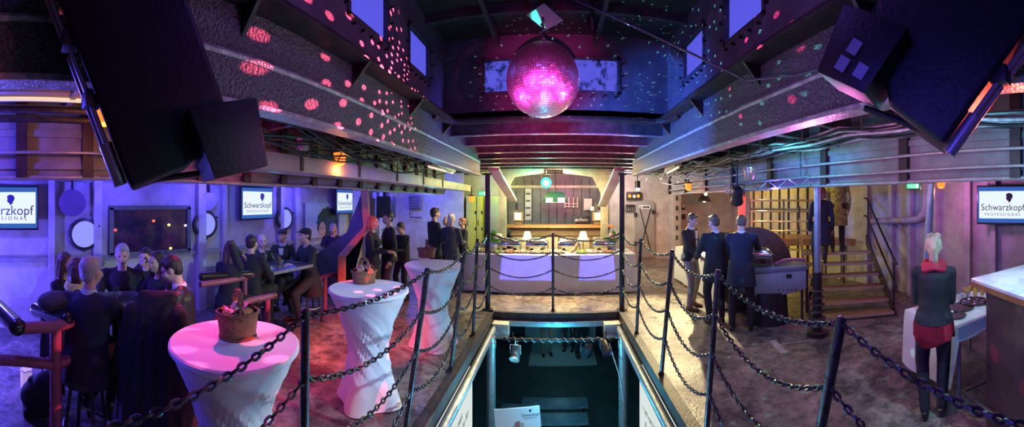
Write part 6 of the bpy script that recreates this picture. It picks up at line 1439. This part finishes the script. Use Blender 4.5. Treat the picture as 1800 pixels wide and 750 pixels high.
# =====================================================================  LIGHTS
def gobo(o, build):
    """give a lamp a pattern: build(nt, vec) returns the socket that scales its strength"""
    l = o.data; l.use_nodes = True; nt = l.node_tree; e = [n for n in nt.nodes if n.type == 'EMISSION'][0]
    tc = nt.nodes.new('ShaderNodeTexCoord'); nt.links.new(build(nt, tc.outputs['Normal']), e.inputs['Strength'])
def mth(nt, op, a, b=None):
    n = nt.nodes.new('ShaderNodeMath'); n.operation = op
    for i, q in enumerate((a, b)):
        if q is None: continue
        if isinstance(q, (int, float)): n.inputs[i].default_value = q
        else: nt.links.new(q, n.inputs[i])
    return n.outputs[0]
def dots(scale, thr, rand=.3, keep=.65):
    """a field of round spots laid out over direction, as the facets of the ball throw them"""
    def f(nt, vec):
        s = nt.nodes.new('ShaderNodeSeparateXYZ'); nt.links.new(vec, s.inputs[0])
        az = mth(nt, 'ARCTAN2', s.outputs['Y'], mth(nt, 'ABSOLUTE', s.outputs['Z'])); el = mth(nt, 'ARCSINE', s.outputs['X'])
        c = nt.nodes.new('ShaderNodeCombineXYZ'); nt.links.new(az, c.inputs[0]); nt.links.new(el, c.inputs[1])
        v = nt.nodes.new('ShaderNodeTexVoronoi'); v.voronoi_dimensions = '2D'; v.inputs['Scale'].default_value = scale; v.inputs['Randomness'].default_value = rand
        nt.links.new(c.outputs[0], v.inputs['Vector'])
        r = nt.nodes.new('ShaderNodeMapRange'); r.inputs['From Min'].default_value = thr; r.inputs['From Max'].default_value = thr*.7; r.inputs['To Min'].default_value = 0; r.inputs['To Max'].default_value = 1
        nt.links.new(v.outputs['Distance'], r.inputs['Value']); k = nt.nodes.new('ShaderNodeSeparateColor'); nt.links.new(v.outputs['Color'], k.inputs[0])
        return mth(nt, 'MULTIPLY', r.outputs['Result'], mth(nt, 'LESS_THAN', k.outputs[0], keep))
    return f
def rect(wx, wy):
    def f(nt, vec):
        s = nt.nodes.new('ShaderNodeSeparateXYZ'); nt.links.new(vec, s.inputs[0])
        z = mth(nt, 'ABSOLUTE', s.outputs['Z']); x = mth(nt, 'DIVIDE', mth(nt, 'ABSOLUTE', s.outputs['X']), z); y = mth(nt, 'DIVIDE', mth(nt, 'ABSOLUTE', s.outputs['Y']), z)
        return mth(nt, 'MULTIPLY', mth(nt, 'LESS_THAN', x, wx), mth(nt, 'LESS_THAN', y, wy))
    return f
VIO = (.085, .06, 1); MAG = (1, .03, .38); RED = (1, .07, .06); WARM = (1, .74, .36); TEAL = (.04, .55, .85)
# buffet and bar
light('AREA', 'buffet_lamp', (-.9, 7.75, 2.8), WARM, 85, (-.9, 7.8, .8), size=.4); light('AREA', 'buffet_lamp', (.9, 7.75, 2.8), WARM, 85, (.9, 7.8, .8), size=.4)
light('AREA', 'bar_lamp', (0, 9.0, 2.75), WARM, 55, (0, 9.6, 1), size=.6); light('SPOT', 'floor_beam', (0, 7.65, 2.8), WARM, 620, (0, 6.55, 0), radius=.06, spot=66, blend=.6)
light('POINT', 'bar_front_fill', (0, 8.75, 1.5), WARM, 16); light('POINT', 'beam_uplight_fill', (0, 7.7, 1.75), WARM, 22); light('POINT', 'back_bar_glow', (.2, 10.7, 2.2), (.95, .2, .6), 32); light('POINT', 'back_bar_glow', (-.6, 10.7, 2.3), (.1, .8, .6), 12)  # first two: unseen warm fills added for the bar front and beam flanges
# starboard aisle
light('SPOT', 'aisle_spot', (3.0, 8.6, 2.6), (1, .82, .42), 1300, (1.8, 4.7, 0), radius=.03, spot=52, blend=.4)
light('POINT', 'side_buffet_lamp', (3.5, 7.6, 2.2), (1, .8, .4), 36, radius=.06)
light('POINT', 'bulkhead_lamp', (2.2, 10.2, 2.55), (1, .74, .74), 85); light('POINT', 'locker_lamp', (-1.75, 10.2, 2.6), (.95, 1, .2), 50)
light('POINT', 'landing_lamp', (5.0, 7.4, 2.5), (1, .82, .35), 34); light('POINT', 'under_landing_lamp', (5.1, 7.3, .75), (1, .85, .25), 26); light('POINT', 'stairs_lamp', (4.3, 5.2, 2.5), (1, .72, .3), 26)
# pink beams on the mirror ball
light('SPOT', 'mirror_ball_beam', (-.05, -.45, 1.55), MAG, 800, bc, radius=.03, spot=20, blend=1)
for p_, w_ in (((-1.25, .9, 2.35), 420), ((1.25, .9, 2.35), 420), ((-1.2, 3.2, 2.2), 170), ((1.2, 3.2, 2.2), 170), ((0, 2.6, 1.9), 100)): 
    light('SPOT', 'mirror_ball_beam', p_, (1, .03, .5), w_, bc, radius=.02, spot=2.1*math.degrees(math.asin(BR/(bc-V(p_)).length)), blend=.3)  # extra unseen beams added so the whole ball turns pink
# patterned lamps beside the ball stand in for its reflected dots
o = light('SPOT', 'ball_dot_lamp', bc+V((-.42, -.15, -.02)), (1, .10, .2), 1150, (-1.42, 1.6, 2.7), radius=.0, spot=132, blend=.1); gobo(o, dots(11, .215, .4, .72))
o = light('SPOT', 'ball_dot_lamp', bc+V((.42, -.15, 0)), (1, .06, .25), 500, (1.42, 1.2, 2.9), radius=.0, spot=76, blend=.1); gobo(o, dots(11, .18, .5, .3))
o = light('SPOT', 'ball_dot_lamp', bc+V((.40, .1, .05)), (.15, .9, .8), 300, (1.42, 2.9, 3.0), radius=.0, spot=165, blend=.1); gobo(o, dots(12, .12, .6, .5))
o = light('SPOT', 'ball_dot_lamp', bc+V((0, .42, .1)), (.4, .8, .9), 120, (0, 4.4, 3.4), radius=.0, spot=150, blend=.1); gobo(o, dots(8, .1, .7, .7))
light('SPOT', 'teal_plate_fill', (-.75, 3.7, 2.7), (.05, 1, .6), 330, bc+V((.02, 0, BR+.26)), radius=.02, spot=13, blend=.6)  # unseen lamp added to turn the mount plate teal
# port side: ultraviolet lamps
for x, y, z, p in ((-4.5, -.5, 2.05, 170), (-4.75, 1.5, 2.25, 40), (-4.8, 3.2, 2.25, 48), (-4.8, 5.3, 2.2, 50), (-4.3, 9.4, 2.3, 130)): light('POINT', 'ultraviolet_lamp', (x, y, z), VIO, p, radius=.08)
light('POINT', 'ultraviolet_lamp', (-4.3, -.8, .6), (.12, .09, 1), 210, radius=.08); light('POINT', 'ultraviolet_lamp', (-2.9, -.6, 2.5), VIO, 80, radius=.08)
light('POINT', 'blue_lamp', (-4.0, 3.7, 2.0), (.15, .5, .9), 8, radius=.05); light('POINT', 'teal_lamp', (-3.6, 9.6, 1.8), (.08, .5, .7), 20)
# red and pink on the covered tables, bluish white from the other side
light('SPOT', 'red_spot', (-2.35, 2.7, 2.2), RED, 480, (-2.7, 4.3, 0), radius=.04, spot=58, blend=.7)
light('SPOT', 'red_spot', (-2.2, 1.6, 2.42), (1, .05, .12), 130, (-2.35, 2.0, 0), radius=.04, spot=64, blend=.8)
light('SPOT', 'red_frame_spot', (-2.5, 4.2, 2.15), RED, 60, (-3.4, 5.3, 1.5), radius=.04, spot=34, blend=.7)
light('SPOT', 'pink_spot', (-3.1, 2.2, 2.8), (1, .06, .28), 320, (-1.75, 2.4, .7), radius=.05, spot=95, blend=.5)
light('SPOT', 'white_spot', (1.25, 2.9, 2.42), (.5, .74, 1), 420, (-1.6, 2.7, .75), radius=.04, spot=58, blend=.6)
# skylight well
light('POINT', 'well_fill', (.0, 1.2, 3.6), (.25, .13, 1), 14, radius=.1); light('POINT', 'well_fill', (.3, 1.7, 2.25), (.7, .14, .8), 13, radius=.1)  # unseen fills added to tint the well and its girders violet
light('SPOT', 'blue_spot', (-1.1, 3.2, 2.2), (.05, .16, 1), 800, (1.45, 4.2, 2.65), radius=.05, spot=60, blend=.6)
light('SPOT', 'blue_spot', (1.1, 4.2, 2.2), (.14, .1, 1), 200, (-1.45, 4.6, 2.6), radius=.05, spot=50, blend=.6)
light('POINT', 'teal_glow', sx0+V((0, -.3, -.1)), (.05, 1, .75), 95, radius=.05)
light('SPOT', 'beam_wash', (0, 2.2, .9), (1, .03, .3), 420, (0, 6.4, 2.9), radius=.05, spot=48, blend=.6)
# starboard side near the camera
light('POINT', 'teal_lamp', (2.3, 1.0, 2.4), (.16, .6, .9), 26, radius=.08); light('POINT', 'teal_lamp', (2.6, 3.6, 2.5), (.12, .7, .85), 26, radius=.08); light('POINT', 'purple_lamp', (2.0, 2.2, 2.2), (.8, .18, .6), 36, radius=.08)
light('POINT', 'pink_wall_lamp', (4.9, 2.3, 2.1), (.8, .24, .75), 34, radius=.08); light('SPOT', 'bar_spot', (2.2, .1, 2.9), (.45, .75, 1), 190, (3.0, .75, 1.2), radius=.05, spot=55, blend=.5)
light('SPOT', 'red_spot', (3.0, 5.4, 2.1), (1, .06, .04), 160, (3.4, 6.2, 1.7), radius=.03, spot=70, blend=.5)
light('POINT', 'truss_lamp', (3.1, 4.3, 2.15), (.25, .12, 1), 10, radius=.04)
light('POINT', 'red_lamp', (2.3, 1.3, 2.75), (1, .08, .1), 5, radius=.05); light('SPOT', 'red_spot', (2.6, .5, 2.3), (1, .08, .05), 130, onr(1740, 130, 1.25), radius=.03, spot=22, blend=.5)
# squares of violet light on the buffet cloth
for x, w in ((-.64, .18), (.86, .125)):
    o = light('SPOT', 'violet_square', (x, 5.2, 2.7), (.14, .12, 1), 900, (x, 7.33, .60), radius=.01, spot=60, blend=.1); gobo(o, rect(w, .072))
# lower deck
light('POINT', 'lower_deck_lamp', (0, 5.0, -.6), TEAL, 60, radius=.1); light('POINT', 'lower_deck_lamp', (.2, 9.6, -.5), (.2, .6, .75), 16, radius=.1); light('POINT', 'lower_deck_lamp', (0, 2.8, -.45), (.04, .42, .85), 55, radius=.1)
# =====================================================================  CAMERA, WORLD
cd = bpy.data.cameras.new('camera'); cam = bpy.data.objects.new('camera', cd); COL.objects.link(cam)
cam.location = (0, 0, EYE); cam.rotation_euler = (PI/2, 0, 0)
cd.type = 'PANO'; cd.panorama_type = 'CENTRAL_CYLINDRICAL'; cd.clip_start = .02
cd.central_cylindrical_range_u_min = (0-CX)/FP; cd.central_cylindrical_range_u_max = (1800-CX)/FP
cd.central_cylindrical_range_v_min = (CY-750)/FP; cd.central_cylindrical_range_v_max = CY/FP
SC.camera = cam
w = bpy.data.worlds.new('world'); SC.world = w; w.use_nodes = True
wn_ = w.node_tree; bg = wn_.nodes['Background']
tc = wn_.nodes.new('ShaderNodeTexCoord'); sx = wn_.nodes.new('ShaderNodeSeparateXYZ'); rp = wn_.nodes.new('ShaderNodeValToRGB')
wn_.links.new(tc.outputs['Generated'], sx.inputs[0]); wn_.links.new(sx.outputs['Z'], rp.inputs[0]); wn_.links.new(rp.outputs[0], bg.inputs[0])
rp.color_ramp.elements[0].position = .0; rp.color_ramp.elements[0].color = (.17, .17, 1, 1); rp.color_ramp.elements[1].position = .7; rp.color_ramp.elements[1].color = (.11, .10, .8, 1)
bg.inputs[1].default_value = 1.0
vs = SC.view_settings; vs.view_transform = 'Standard'; vs.look = 'None'; vs.gamma = 1; vs.use_curve_mapping = False; vs.exposure = 0.0
SC.cycles.use_denoising = True
SC.cycles.max_bounces = 6; SC.cycles.diffuse_bounces = 3; SC.cycles.glossy_bounces = 3; SC.cycles.transparent_max_bounces = 12
SC.cycles.sample_clamp_indirect = 4.0; SC.cycles.caustics_reflective = False; SC.cycles.caustics_refractive = False
